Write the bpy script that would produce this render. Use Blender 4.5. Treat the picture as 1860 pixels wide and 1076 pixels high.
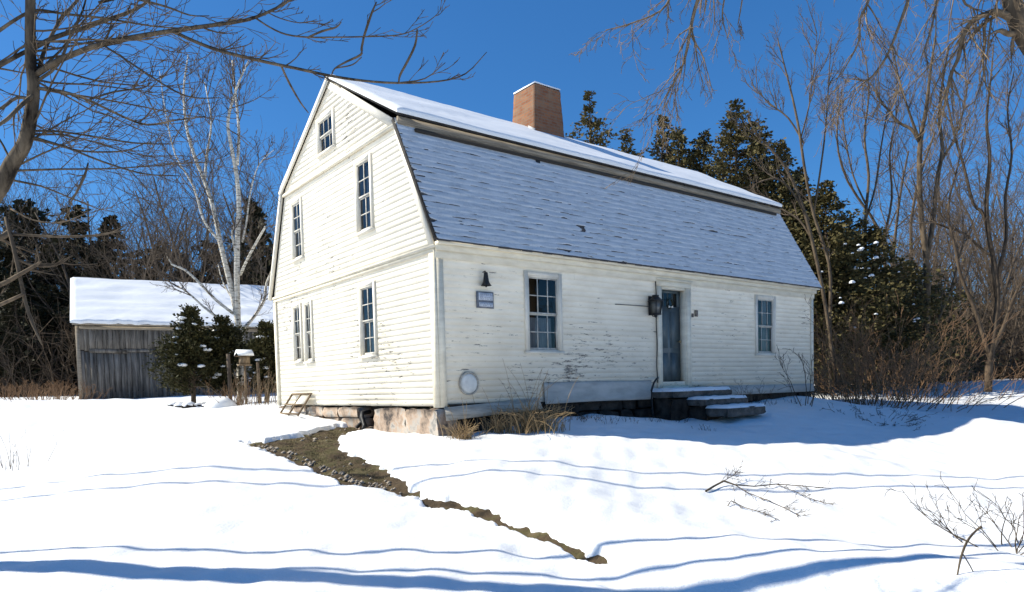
import bpy, math, random
import numpy as np
from mathutils import Vector, Matrix, noise

for o in list(bpy.data.objects):
    bpy.data.objects.remove(o)
SC = bpy.context.scene
COL = SC.collection
RNG = np.random.default_rng(7)

# ------------------------------------------------------------------ camera
PF, PPY, PITCH, ROLL, YAW = 1276.67, 768.77, -0.0508, -0.0265, 0.9084
CAM = np.array([-6.244, -9.940, 0.2864])
FW = np.array([math.cos(YAW)*math.cos(PITCH), math.sin(YAW)*math.cos(PITCH), math.sin(PITCH)])
_R = np.array([math.sin(YAW), -math.cos(YAW), 0.0]); _U = np.cross(_R, FW)
RT = math.cos(ROLL)*_R + math.sin(ROLL)*_U
UP = -math.sin(ROLL)*_R + math.cos(ROLL)*_U
cd = bpy.data.cameras.new('camera'); cam = bpy.data.objects.new('camera', cd); COL.objects.link(cam)
cam.matrix_world = Matrix(((RT[0], UP[0], -FW[0], CAM[0]), (RT[1], UP[1], -FW[1], CAM[1]), (RT[2], UP[2], -FW[2], CAM[2]), (0, 0, 0, 1)))
cd.sensor_width = 36; cd.lens = PF/1860*36; cd.shift_y = (PPY-538)/1860
cd.clip_start = 0.1; cd.clip_end = 3000
SC.camera = cam
SC.render.resolution_x = 1024; SC.render.resolution_y = 592

# ------------------------------------------------------------------ light
SUN_AZ = math.atan2(0.656, -0.755)        # towards the sun, in the ground plane
SUN_EL = math.radians(38.3)
S = Vector((math.cos(SUN_AZ)*math.cos(SUN_EL), math.sin(SUN_AZ)*math.cos(SUN_EL), math.sin(SUN_EL)))
w = bpy.data.worlds.new('World'); SC.world = w; w.use_nodes = True
nt = w.node_tree; nt.nodes.clear()
sky = nt.nodes.new('ShaderNodeTexSky'); sky.sky_type = 'NISHITA'; sky.sun_disc = False
sky.sun_elevation = SUN_EL; sky.sun_rotation = math.atan2(S.x, S.y)
sky.air_density = 0.85; sky.dust_density = 0.35; sky.ozone_density = 3.6; sky.altitude = 100
bg = nt.nodes.new('ShaderNodeBackground'); bg.inputs[1].default_value = 0.08
wo = nt.nodes.new('ShaderNodeOutputWorld')
hs = nt.nodes.new('ShaderNodeHueSaturation'); hs.inputs['Saturation'].default_value = 1.3; hs.inputs['Value'].default_value = 1.42
tn = nt.nodes.new('ShaderNodeMix'); tn.data_type = 'RGBA'; tn.blend_type = 'MULTIPLY'; tn.inputs[0].default_value = 1; tn.inputs[7].default_value = (.52, .90, 1.19, 1)
gm = nt.nodes.new('ShaderNodeGamma'); gm.inputs[1].default_value = 0.76
nt.links.new(sky.outputs[0], gm.inputs[0]); nt.links.new(gm.outputs[0], hs.inputs['Color']); nt.links.new(hs.outputs[0], tn.inputs[6]); nt.links.new(tn.outputs[2], bg.inputs[0]); nt.links.new(bg.outputs[0], wo.inputs[0])
sl = bpy.data.lights.new('sun', 'SUN'); sl.energy = 5.0; sl.angle = math.radians(0.45); sl.color = (1.0, 0.94, 0.80)
so = bpy.data.objects.new('sun', sl); COL.objects.link(so)
so.rotation_euler = S.to_track_quat('Z', 'Y').to_euler(); so.location = (-20, 16, 20)
SC.view_settings.view_transform = 'Standard'; SC.view_settings.look = 'None'
SC.view_settings.exposure = 0.7; SC.view_settings.gamma = 1; SC.view_settings.use_curve_mapping = False

# ------------------------------------------------------------------ helpers
def ray(px, py): return FW + (px-930)/PF*RT + (PPY-py)/PF*UP
def atd(px, py, d): return CAM + ray(px, py)*d          # a point at depth d metres along the view

class MB:
    def __init__(s): s.v = []; s.q = []; s.t = []; s.n = 0; s.ch = []
    def add(s, v, q=None, t=None):
        v = np.asarray(v, float).reshape(-1, 3); s.ch.append((v, q, t))
        if q is not None and len(q): s.q.append(np.asarray(q, int).reshape(-1, 4)+s.n)
        if t is not None and len(t): s.t.append(np.asarray(t, int).reshape(-1, 3)+s.n)
        s.v.append(v); s.n += len(v); return s
    def quad(s, a, b, c, d): return s.add([a, b, c, d], [[0, 1, 2, 3]])
    def hexa(s, p):      # p: 8 corners, bottom ring then top ring
        return s.add(p, [[0, 3, 2, 1], [4, 5, 6, 7], [0, 1, 5, 4], [1, 2, 6, 5], [2, 3, 7, 6], [3, 0, 4, 7]])
    def box(s, x0, x1, y0, y1, z0, z1):
        return s.hexa([(x0, y0, z0), (x1, y0, z0), (x1, y1, z0), (x0, y1, z0), (x0, y0, z1), (x1, y0, z1), (x1, y1, z1), (x0, y1, z1)])
    def prism(s, poly, d):   # polygon (coplanar list) extruded by vector d
        p = np.array(poly, float); n = len(p); d = np.array(d, float)
        v = np.vstack([p, p+d]); q = [[i, (i+1) % n, n+(i+1) % n, n+i] for i in range(n)]
        t = [[0, i+1, i] for i in range(1, n-1)] + [[n, n+i, n+i+1] for i in range(1, n-1)]
        return s.add(v, q, t)
    def tube(s, pts, rad, k=6, cap=True):
        pts = np.asarray(pts, float); n = len(pts); rad = np.broadcast_to(rad, (n,))
        tg = np.gradient(pts, axis=0); tg /= np.linalg.norm(tg, axis=1)[:, None]+1e-9
        ref = np.where(np.abs(tg[:, 2:3]) > .85, np.array([[1., 0, 0]]), np.array([[0, 0, 1.]]))
        if n > 1:
            m = np.abs(tg[:, 2]).mean() > .85
            ref = np.tile([1., 0.2, 0] if m else [0.13, 0.07, 1.], (n, 1))
        a = np.cross(tg, ref); a /= np.linalg.norm(a, axis=1)[:, None]+1e-9; b = np.cross(tg, a)
        th = np.arange(k)*2*math.pi/k
        v = pts[:, None, :] + rad[:, None, None]*(np.cos(th)[None, :, None]*a[:, None, :]+np.sin(th)[None, :, None]*b[:, None, :])
        i = np.arange(n-1)[:, None]*k; j = np.arange(k)[None, :]; j2 = (j+1) % k
        q = np.stack([i+j, i+j2, i+k+j2, i+k+j], -1).reshape(-1, 4)
        v = v.reshape(-1, 3); t = []
        if cap and k > 3:
            v = np.vstack([v, pts[0], pts[-1]]); c0 = n*k; c1 = c0+1
            for m in range(k):
                t += [[c0, (m+1) % k, m], [c1, (n-1)*k+m, (n-1)*k+(m+1) % k]]
        return s.add(v, q, t)
    def lathe(s, prof, c, axis='z', k=20):   # prof: (radius, height) list
        n = len(prof); th = np.arange(k)*2*math.pi/k; v = []
        for r, h in prof:
            for a in th:
                p = (r*math.cos(a), r*math.sin(a), h)
                if axis == 'y': p = (p[0], -p[2], p[1])
                v.append((p[0]+c[0], p[1]+c[1], p[2]+c[2]))
        q = [[i*k+j, i*k+(j+1) % k, (i+1)*k+(j+1) % k, (i+1)*k+j] for i in range(n-1) for j in range(k)]
        return s.add(v, q)
    def build(s, name, mat, parent=None, smooth=False):
        me = bpy.data.meshes.new(name); V = np.vstack(s.v)
        Q = np.vstack(s.q) if s.q else np.zeros((0, 4), int); T = np.vstack(s.t) if s.t else np.zeros((0, 3), int)
        me.vertices.add(len(V)); me.vertices.foreach_set('co', V.ravel().astype(np.float32))
        nl = len(Q)*4+len(T)*3; me.loops.add(nl)
        me.loops.foreach_set('vertex_index', np.concatenate([Q.ravel(), T.ravel()]).astype(np.int32))
        me.polygons.add(len(Q)+len(T))
        st = np.concatenate([np.arange(len(Q))*4, len(Q)*4+np.arange(len(T))*3]).astype(np.int32)
        me.polygons.foreach_set('loop_start', st)
        if smooth: me.polygons.foreach_set('use_smooth', np.ones(len(Q)+len(T), bool))
        me.update(calc_edges=True); me.validate()
        me.materials.append(mat)
        o = bpy.data.objects.new(name, me); COL.objects.link(o)
        if parent is not None: o.parent = parent
        return o
def relink(o, parent):      # world-space mesh made a child of an Empty that stands elsewhere
    o.parent = parent; o.matrix_parent_inverse = Matrix.Translation(-parent.location)
def tag(o, label=None, cat=None, group=None, kind=None):
    if label: o['label'] = label
    if cat: o['category'] = cat
    if group: o['group'] = group
    if kind: o['kind'] = kind
    return o
def thing(name, label, cat, loc=(0, 0, 0), group=None):
    o = bpy.data.objects.new(name, None); COL.objects.link(o); o.location = Vector([float(a) for a in loc]); o.empty_display_size = .2
    return tag(o, label, cat, group)
def part(mb, name, mat, parent, smooth=False, label=None):
    o = mb.build(name, mat, None, smooth)
    if parent.type == 'EMPTY': relink(o, parent)
    else:
        o.parent = parent; o.matrix_parent_inverse = parent.matrix_basis.inverted()
        # a part's own parent inverse already holds the Empty's offset
        o.matrix_parent_inverse = Matrix.Identity(4)
    if label: o['label'] = label
    return o
def part_each(mb, name, mat, parent, smooth=False):
    for v, q, t in mb.ch: part(MB().add(v, q, t), name, mat, parent, smooth)
def fbm(x, y, z=0.0, oct=4, seed=0.0):
    v = 0; a = 1.0
    for i in range(oct):
        v += a*noise.noise(Vector((x+seed*7.1, y-seed*3.7, z+seed))); x *= 2.03; y *= 2.03; z *= 2.03; a *= .5
    return v

# ------------------------------------------------------------------ materials
def mat(name, base=(.5, .5, .5), rough=.8, spec=.3):
    m = bpy.data.materials.new(name); m.use_nodes = True
    b = m.node_tree.nodes['Principled BSDF']
    b.inputs['Base Color'].default_value = (*base, 1); b.inputs['Roughness'].default_value = rough
    b.inputs['Specular IOR Level'].default_value = spec
    return m, m.node_tree, b
def tex_noise(nt, scale=5, detail=4, rough=.55, stretch=None, coord='Object', dist=0.0):
    tc = nt.nodes.new('ShaderNodeTexCoord'); n = nt.nodes.new('ShaderNodeTexNoise')
    n.inputs['Scale'].default_value = scale; n.inputs['Detail'].default_value = detail; n.inputs['Roughness'].default_value = rough
    n.inputs['Distortion'].default_value = dist
    if stretch:
        mp = nt.nodes.new('ShaderNodeMapping'); mp.inputs['Scale'].default_value = stretch
        nt.links.new(tc.outputs[coord], mp.inputs[0]); nt.links.new(mp.outputs[0], n.inputs['Vector'])
    else: nt.links.new(tc.outputs[coord], n.inputs['Vector'])
    return n.outputs['Fac']
def ramp(nt, src, stops, interp='LINEAR'):
    r = nt.nodes.new('ShaderNodeValToRGB'); e = r.color_ramp.elements; r.color_ramp.interpolation = interp
    while len(e) < len(stops): e.new(.5)
    for i, (p, c) in enumerate(stops):
        e[i].position = p; e[i].color = (*c, 1) if len(c) == 3 else c
    nt.links.new(src, r.inputs[0]); return r.outputs[0]
def mixc(nt, fac, a, b, mode='MIX'):
    m = nt.nodes.new('ShaderNodeMix'); m.data_type = 'RGBA'; m.blend_type = mode
    for i, v in ((0, fac), (6, a), (7, b)):
        if isinstance(v, (int, float)): m.inputs[i].default_value = v
        elif isinstance(v, tuple): m.inputs[i].default_value = (*v, 1)
        else: nt.links.new(v, m.inputs[i])
    return m.outputs[2]
def mth(nt, op, a, b=0.0):
    m = nt.nodes.new('ShaderNodeMath'); m.operation = op
    for i, v in ((0, a), (1, b)):
        if isinstance(v, (int, float)): m.inputs[i].default_value = v
        else: nt.links.new(v, m.inputs[i])
    return m.outputs[0]
def bump(nt, bsdf, h, strength=.3, dist=.02):
    b = nt.nodes.new('ShaderNodeBump'); b.inputs['Strength'].default_value = strength; b.inputs['Distance'].default_value = dist
    nt.links.new(h, b.inputs['Height']); nt.links.new(b.outputs[0], bsdf.inputs['Normal'])
def posxyz(nt):
    tc = nt.nodes.new('ShaderNodeTexCoord'); s = nt.nodes.new('ShaderNodeSeparateXYZ'); nt.links.new(tc.outputs['Object'], s.inputs[0]); return s.outputs

def m_simple(name, c1, c2, scale=6, stretch=None, rough=.85, spec=.2, bs=.3, bd=.01):
    m, nt, b = mat(name, c1, rough, spec)
    f = tex_noise(nt, scale, 5, .6, stretch)
    nt.links.new(ramp(nt, f, [(.35, c1), (.65, c2)]), b.inputs['Base Color'])
    if bs: bump(nt, b, f, bs, bd)
    return m

# snow
SNOW, nt, b = mat('snow', (.86, .88, .9), .55, .25)
f1 = tex_noise(nt, 2.2, 5, .6); f2 = tex_noise(nt, 38, 3, .6)
nt.links.new(ramp(nt, f1, [(.3, (.75, .765, .78)), (.7, (.82, .825, .83))]), b.inputs['Base Color'])
bump(nt, b, mth(nt, 'ADD', f1, mth(nt, 'MULTIPLY', f2, .35)), .5, .035)
ROOFSNOW, nt, b = mat('roof_snow', (.78, .80, .82), .6, .2)
bump(nt, b, tex_noise(nt, 5, 5, .6), .3, .02)

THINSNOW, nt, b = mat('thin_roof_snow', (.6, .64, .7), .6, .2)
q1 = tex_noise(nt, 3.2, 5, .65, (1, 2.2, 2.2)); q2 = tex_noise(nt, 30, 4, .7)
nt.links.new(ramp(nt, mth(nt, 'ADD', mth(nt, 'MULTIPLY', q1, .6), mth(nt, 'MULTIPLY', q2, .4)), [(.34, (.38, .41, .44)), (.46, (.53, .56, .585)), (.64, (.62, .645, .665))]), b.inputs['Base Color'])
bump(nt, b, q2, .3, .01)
def m_siding(name, peel, along):     # painted clapboard, flaking to grey wood in streaks along the boards
    m, nt, b = mat(name, (.8, .79, .72), .6, .3)
    st = (1, 1, 9) if along == 'y' else (.9, 1, 9)
    n1 = tex_noise(nt, 2.6, 6, .68, (1.1, 1.1, 8)); n2 = tex_noise(nt, .55, 3, .5); n3 = tex_noise(nt, 14, 4, .7, (1, 1, 4))
    X = posxyz(nt)
    lowz = nt.nodes.new('ShaderNodeMapRange'); lowz.inputs[1].default_value = 2.0; lowz.inputs[2].default_value = -.1; lowz.inputs[3].default_value = 0; lowz.inputs[4].default_value = 1
    nt.links.new(X[2], lowz.inputs[0])
    s = mth(nt, 'ADD', mth(nt, 'ADD', n1, mth(nt, 'MULTIPLY', n2, .45)), mth(nt, 'MULTIPLY', lowz.outputs[0], .05 if along == 'x' else .02))
    pe = ramp(nt, s, [(peel, (0, 0, 0)), (peel+.035, (1, 1, 1))])
    pe = mixc(nt, 1.0, pe, ramp(nt, n3, [(.38, (0, 0, 0)), (.52, (1, 1, 1))]), 'MULTIPLY')
    paint = ramp(nt, tex_noise(nt, 1.3, 5, .6, (1, 1, 2.5)), [(.3, (.72, .665, .55)), (.62, (.86, .805, .68))])
    dirt = mixc(nt, mth(nt, 'MULTIPLY', lowz.outputs[0], .45), paint, ramp(nt, n2, [(.3, (.38, .335, .26)), (.7, (.58, .52, .42))]))
    if along == 'y': dirt = paint
    nt.links.new(mixc(nt, pe, dirt, (.15, .135, .115)), b.inputs['Base Color'])
    bump(nt, b, mth(nt, 'SUBTRACT', n3, mth(nt, 'MULTIPLY', pe, .8)), .12, .003)
    return m
SIDE_F = m_siding('clapboard_front', .855, 'x')
SIDE_G = m_siding('clapboard_gable', .86, 'y')
TRIM = m_simple('trim_paint', (.66, .60, .475), (.80, .74, .60), 3, (1, 1, 3), .6, .3, .15, .003)
TRIMW = m_simple('window_paint', (.66, .62, .53), (.76, .71, .61), 4, None, .5, .3, 0)
WEATHERWOOD = m_simple('weathered_board', (.20, .165, .125), (.40, .34, .26), 7, (.3, 1, 6), .85, .1, .4, .006)  # the wood's own weathered tan
SHINGLE = m_simple('asphalt_shingle', (.035, .035, .04), (.08, .078, .08), 9, None, .9, .2, .4, .004)
DARKEDGE = m_simple('roof_edge', (.02, .02, .022), (.05, .045, .04), 9, None, .9, .2, 0)
BLACK = m_simple('black_iron', (.008, .008, .009), (.02, .02, .021), 12, None, .55, .4, .1, .002)
SASH = m_simple('sash_paint', (.34, .33, .30), (.58, .56, .50), 6, None, .6, .3, 0)
CURTAIN = m_simple('curtain_cloth', (.22, .23, .25), (.34, .34, .34), 3, (8, 8, .4), .9, .1, .3, .02)
INSIDE, nt, b = mat('interior', (.05, .045, .04), .9, .1)

GLASS = bpy.data.materials.new('window_glass'); GLASS.use_nodes = True
nt = GLASS.node_tree; nt.nodes.clear()
o_ = nt.nodes.new('ShaderNodeOutputMaterial'); mx = nt.nodes.new('ShaderNodeMixShader'); fr = nt.nodes.new('ShaderNodeFresnel')
fr.inputs[0].default_value = 1.5
gl = nt.nodes.new('ShaderNodeBsdfGlossy'); gl.inputs['Roughness'].default_value = .02; tr = nt.nodes.new('ShaderNodeBsdfTransparent'); tr.inputs[0].default_value = (.72, .8, .85, 1)
bp = nt.nodes.new('ShaderNodeBump'); bp.inputs['Strength'].default_value = .12; bp.inputs['Distance'].default_value = .02
nt.links.new(tex_noise(nt, 2.5, 2), bp.inputs['Height']); nt.links.new(bp.outputs[0], gl.inputs['Normal'])
nt.links.new(fr.outputs[0], mx.inputs[0]); nt.links.new(tr.outputs[0], mx.inputs[1]); nt.links.new(gl.outputs[0], mx.inputs[2]); nt.links.new(mx.outputs[0], o_.inputs[0])

BRICK, nt, b = mat('chimney_brick', (.4, .2, .12), .9, .1)
tc = nt.nodes.new('ShaderNodeTexCoord'); sx = nt.nodes.new('ShaderNodeSeparateXYZ'); nt.links.new(tc.outputs['Object'], sx.inputs[0])
cb = nt.nodes.new('ShaderNodeCombineXYZ'); nt.links.new(mth(nt, 'ADD', sx.outputs[0], sx.outputs[1]), cb.inputs[0]); nt.links.new(sx.outputs[2], cb.inputs[1])
bk = nt.nodes.new('ShaderNodeTexBrick'); bk.inputs['Scale'].default_value = 1; bk.inputs['Brick Width'].default_value = .2; bk.inputs['Row Height'].default_value = .07
bk.inputs['Mortar Size'].default_value = .008; bk.inputs['Color1'].default_value = (.19, .072, .038, 1); bk.inputs['Color2'].default_value = (.27, .12, .062, 1); bk.inputs['Mortar'].default_value = (.17, .13, .10, 1)
nt.links.new(cb.outputs[0], bk.inputs['Vector'])
fn = tex_noise(nt, 5, 5, .65)
nt.links.new(mixc(nt, ramp(nt, fn, [(.42, (0, 0, 0)), (.7, (.8, .8, .8))]), bk.outputs[0], (.22, .15, .10)), b.inputs['Base Color'])
bump(nt, b, fn, .12, .004)

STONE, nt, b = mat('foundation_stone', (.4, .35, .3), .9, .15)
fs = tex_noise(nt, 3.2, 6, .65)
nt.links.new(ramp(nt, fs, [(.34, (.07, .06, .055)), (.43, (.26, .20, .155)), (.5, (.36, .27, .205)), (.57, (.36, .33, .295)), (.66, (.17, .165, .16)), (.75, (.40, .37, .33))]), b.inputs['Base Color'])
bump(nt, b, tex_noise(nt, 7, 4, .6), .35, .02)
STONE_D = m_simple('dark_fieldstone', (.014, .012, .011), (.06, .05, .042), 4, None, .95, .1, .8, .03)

BARNWOOD, nt, b = mat('barn_boards', (.15, .14, .13), .9, .1)
fa = tex_noise(nt, 3.5, 6, .65, (3.2, 3.2, .22)); fb = tex_noise(nt, 22, 4, .6, (5, 5, .15))
cc = ramp(nt, mth(nt, 'ADD', mth(nt, 'MULTIPLY', fa, .7), mth(nt, 'MULTIPLY', fb, .3)), [(.34, (.035, .031, .027)), (.48, (.135, .122, .105)), (.64, (.30, .27, .235))])
nt.links.new(cc, b.inputs['Base Color']); bump(nt, b, fb, .5, .01)

LAWN, nt, b = mat('bare_lawn', (.1, .08, .04), .95, .1)
g1 = tex_noise(nt, 2.6, 5, .6); g2 = tex_noise(nt, 25, 5, .7)
c = ramp(nt, g1, [(.35, (.045, .034, .024)), (.48, (.11, .078, .048)), (.58, (.105, .092, .042)), (.7, (.19, .145, .085))])
nt.links.new(mixc(nt, g2, c, mixc(nt, .5, c, (.02, .018, .012))), b.inputs['Base Color'])
bump(nt, b, g2, .9, .03)

def m_bark(name, a, c, scale=9, st=(1, 1, .3)):
    return m_simple(name, a, c, scale, st, .9, .12, .5, .01)
BARK = m_bark('bark_grey', (.055, .041, .029), (.145, .11, .075))
BARK_D = m_bark('bark_dark', (.04, .03, .022), (.12, .088, .06))
BARK_F = m_bark('bark_foreground', (.018, .014, .011), (.17, .13, .088), 14)
BARK_FAR = m_bark('bark_far', (.065, .05, .038), (.15, .115, .085), 5)
TWIG = m_bark('twig_tan', (.11, .08, .053), (.25, .185, .12), 14)
TWIG_N = m_bark('twig_near', (.05, .038, .027), (.15, .112, .075), 14)
RUST = m_bark('brush_russet', (.12, .07, .04), (.27, .165, .095), 8)
STRAW = m_bark('dry_grass', (.20, .135, .07), (.42, .30, .165), 8)
BIRCH, nt, b = mat('birch_bark', (.6, .57, .5), .7, .2)
fbk = tex_noise(nt, 7, 5, .65, (1, 1, 3.5))
nt.links.new(ramp(nt, fbk, [(.36, (.045, .04, .035)), (.46, (.42, .38, .31)), (.6, (.62, .59, .52))]), b.inputs['Base Color'])
def m_leaf(name, a, c, d):
    m, nt, b = mat(name, a, .75, .15)
    f = tex_noise(nt, 1.1, 4, .65)
    f2_ = tex_noise(nt, 9, 3, .6)
    nt.links.new(mixc(nt, ramp(nt, f2_, [(.35, (0, 0, 0)), (.65, (1, 1, 1))]), ramp(nt, f, [(.38, a), (.62, c)]), d), b.inputs['Base Color'])
    return m
CEDAR = m_leaf('cedar_foliage', (.022, .026, .010), (.082, .074, .026), (.12, .094, .04))
PINE = m_leaf('pine_foliage', (.012, .016, .008), (.036, .038, .018), (.045, .038, .02))
YEW = m_leaf('arborvitae_foliage', (.014, .018, .008), (.042, .044, .016), (.06, .052, .02))
DEADLEAF = m_leaf('dead_leaves', (.09, .055, .03), (.17, .11, .06), (.05, .035, .022))

# ------------------------------------------------------------------ terrain
CP = np.array([
 (0, 0, -.40), (0, 2.3, -.40), (0, 4.4, -.24), (0, 7.5, -.10), (3, 0, -.40), (5.5, 0, -.38), (8, 0, -.30), (11.8, 0, -.22), (15, 3, -.34),
 (1.5, -1.6, -.52), (3, -2.5, -.64), (5.8, -3.6, -.80), (8.5, -4.4, -.86), (12, -5, -.92), (18, -4, -.82), (17, -9, -.66),
 (-2.8, .9, -.52), (-1.5, 2.6, -.42), (-2.1, -2.3, -.90), (-2.03, -4.3, -1.17), (-2.03, -5.9, -1.30), (-6.2, -9.9, -1.42), (-3.2, -8, -1.38),
 (0, -4.2, -1.03), (1.5, -6, -1.16), (4, -7, -1.1), (7, -7.5, -1.0),(1, -9, -1.25), (5, -12, -1.3), (-1, -13, -1.4), (12, -12, -1.0),
 (-4.5, -3.2, -1.08), (-6, -1, -.98), (-6.5, 3, -.78), (-4.5, 3, -.62), (-4, 7, -.38), (-7, 8, -.42), (-4, 12, -.05), (-8, 14, -.05), (0, 12, .02),
 (-3, 18, .22), (3, 19, .25), (-10, 20, .3), (-4, 24, .38), (8, 24, .35), (15, 22, .3), (-12, 28, .4), (0, 40, .5), (20, 40, .5), (-20, 40, .5),
 (22, 3, -.14), (26, -4, -.12), (30, 5, -.05), (34, -8, 0), (20, 12, 0), (40, 20, .2), (60, 0, .3), (60, 60, .6), (-60, 60, .6), (-40, 0, -.4), (-15, -4, -1.0), (-15, -14, -1.3), (-60, -60, -1.4), (60, -60, -.8), (0, -40, -1.5), (20, -25, -1)
], float)
def _tps(r2): return np.where(r2 > 1e-12, r2*np.log(r2+1e-12), 0)
_n = len(CP); _K = _tps(((CP[:, None, :2]-CP[None, :, :2])**2).sum(-1)) + np.eye(_n)*.4
_P = np.hstack([np.ones((_n, 1)), CP[:, :2]]); _A = np.block([[_K, _P], [_P.T, np.zeros((3, 3))]])
_W = np.linalg.solve(_A, np.concatenate([CP[:, 2], np.zeros(3)]))
_g = np.random.default_rng(3)
_waves = [(_g.normal(0, 1, 2)*k, _g.uniform(0, 6.28), a) for k, a, c in ((.45, .030, 5), (1.1, .014, 7), (2.6, .0055, 8), (6, .0034, 8), (13, .0014, 8)) for _ in range(c)]
def H0(x, y):
    x = np.asarray(x, float); y = np.asarray(y, float); xc = np.clip(x, -62, 62); yc = np.clip(y, -62, 62)
    r2 = (xc[..., None]-CP[:, 0])**2+(yc[..., None]-CP[:, 1])**2
    return _tps(r2)@_W[:_n] + _W[_n]+_W[_n+1]*xc+_W[_n+2]*yc
def groove(x, y):      # the swale that carries on from the bare strip, with the low bank on its right
    xc = np.interp(y, [-12, -9, -7, -5.9, -4, -2.3, -1], [-.3, -1.1, -1.75, -2.03, -2.06, -2.02, -2.0])
    f = np.clip((y+11)/2, 0, 1)*np.clip((-1.2-y)/1.6, 0, 1)
    d = x-xc
    return f*(-.085*np.exp(-(d/.32)**2) + .12*np.exp(-((d-1.0)/.8)**2))
def HW(x, y):
    h = np.zeros_like(np.asarray(x, float))
    for k, ph, a in _waves: h = h+a*np.sin(k[0]*x+k[1]*y+ph)
    return h
def H(x, y): return H0(x, y)+HW(x, y)+groove(x, y)
def ground_px(px, py):
    r = ray(px, py); t = 2.0
    while t < 60:
        p = CAM+r*t
        if p[2] < float(H(p[0], p[1])): return np.array([p[0], p[1], float(H(p[0], p[1]))])
        t += .02
    return CAM+r*40
# outline of the bare patch, world metres
PATCH_PX = [(440, 800), (480, 797), (540, 788), (580, 778), (612, 770), (648, 768), (690, 776), (628, 785), (612, 797), (618, 812), (655, 822), (690, 845), (728, 862), (731, 876),
            (790, 900), (842, 905), (880, 915), (925, 938), (985, 962), (1030, 976), (1050, 982), (1075, 998), (1125, 1026), (1085, 1018), (1035, 1000), (985, 974), (930, 955), (870, 928), (820, 922), (780, 915), (742, 898), (700, 885), (640, 878), (600, 862), (560, 845), (500, 822)]
PATCH = np.array([ground_px(*p)[:2] for p in PATCH_PX])
def sdist(x, y):        # signed distance to PATCH, positive outside
    p = np.stack([x, y], -1); dm = np.full(x.shape, 1e9); ins = np.zeros(x.shape, bool); n = len(PATCH)
    for i in range(n):
        a = PATCH[i]; b_ = PATCH[(i+1) % n]; e = b_-a; w_ = p-a
        t = np.clip((w_@e)/(e@e+1e-12), 0, 1); d = np.linalg.norm(w_-t[..., None]*e, axis=-1); dm = np.minimum(dm, d)
        c = ((a[1] > y) != (b_[1] > y)) & (x < (b_[0]-a[0])*(y-a[1])/(b_[1]-a[1]+1e-12)+a[0]); ins ^= c
    return np.where(ins, -dm, dm)
def axis(lo, hi, step, far):
    c = list(np.arange(lo, hi+1e-6, step)); s = step; v = hi
    while v < far: s *= 1.18; v += s; c.append(v)
    s = step; v = lo; a = []
    while v > -far: s *= 1.18; v -= s; a.append(v)
    return np.array(a[::-1]+c)
def refine(a, lo, hi):
    m = (a[:-1] > lo) & (a[1:] < hi); return np.sort(np.concatenate([a, (a[:-1]+a[1:])[m]/2]))
gx = refine(axis(-7.5, 8.5, .05, 900), -4.4, .6); gy = refine(axis(-9.2, 6.5, .05, 900), -7.2, 4.6)
GX, GY = np.meshgrid(gx, gy, indexing='ij')
sel = (GX > -5.5) & (GX < 1.2) & (GY > -7.5) & (GY < 6)
SD = np.full(GX.shape, 9.0); SD[sel] = sdist(GX[sel], GY[sel])
rag = np.zeros(GX.shape)
for i, j in zip(*np.nonzero(np.abs(SD) < .4)):
    x_, y_ = GX[i, j], GY[i, j]; rag[i, j] = .10*noise.noise(Vector((x_*2.3, y_*2.3, 1)))+.075*noise.noise(Vector((x_*7, y_*7, 5)))+.03*noise.noise(Vector((x_*19, y_*19, 8)))
Z = np.zeros(GX.shape)
for i in range(0, len(gx), 64): Z[i:i+64] = H(GX[i:i+64], GY[i:i+64])
sdr = SD+rag*np.where(SD < .5, 1, 0)+.02*np.clip((-1.9-GY)/.5, 0, 1)
tt = np.clip((sdr+.05)/.13, 0, 1); tt = tt*tt*(3-2*tt)
SNZ = Z-.17*(1-tt)+.008*np.exp(-((sdr-.2)/.12)**2)
inh = (GX > .1) & (GX < 11.7) & (GY > .1) & (GY < 7.4); SNZ[inh] -= .25
ni, nj = GX.shape; idx = np.arange(ni*nj).reshape(ni, nj)
mb = MB(); mb.add(np.stack([GX, GY, SNZ], -1).reshape(-1, 3), np.stack([idx[:-1, :-1], idx[1:, :-1], idx[1:, 1:], idx[:-1, 1:]], -1).reshape(-1, 4))
tag(mb.build('snow_ground', SNOW, None, True), kind='structure')
lx = np.arange(-5.6, 1.3, .03); ly = np.arange(-7.6, 6, .03); LX, LY = np.meshgrid(lx, ly, indexing='ij')
ls = sdist(LX, LY); LZ = H(LX, LY)-.075+.012*np.sin(LX*9+LY*5)*np.sin(LY*11-LX*7)+.005*np.sin(LX*41+1)*np.sin(LY*37+LX*13)
LZ -= .3*np.clip((ls-.12)/.3, 0, 1)
ni, nj = LX.shape; idx = np.arange(ni*nj).reshape(ni, nj); Q = np.stack([idx[:-1, :-1], idx[1:, :-1], idx[1:, 1:], idx[:-1, 1:]], -1)
keep = (ls[:-1, :-1] < .35); mb = MB(); mb.add(np.stack([LX, LY, LZ], -1).reshape(-1, 3), Q[keep])
tag(mb.build('bare_lawn', LAWN, None, True), kind='structure')

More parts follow.
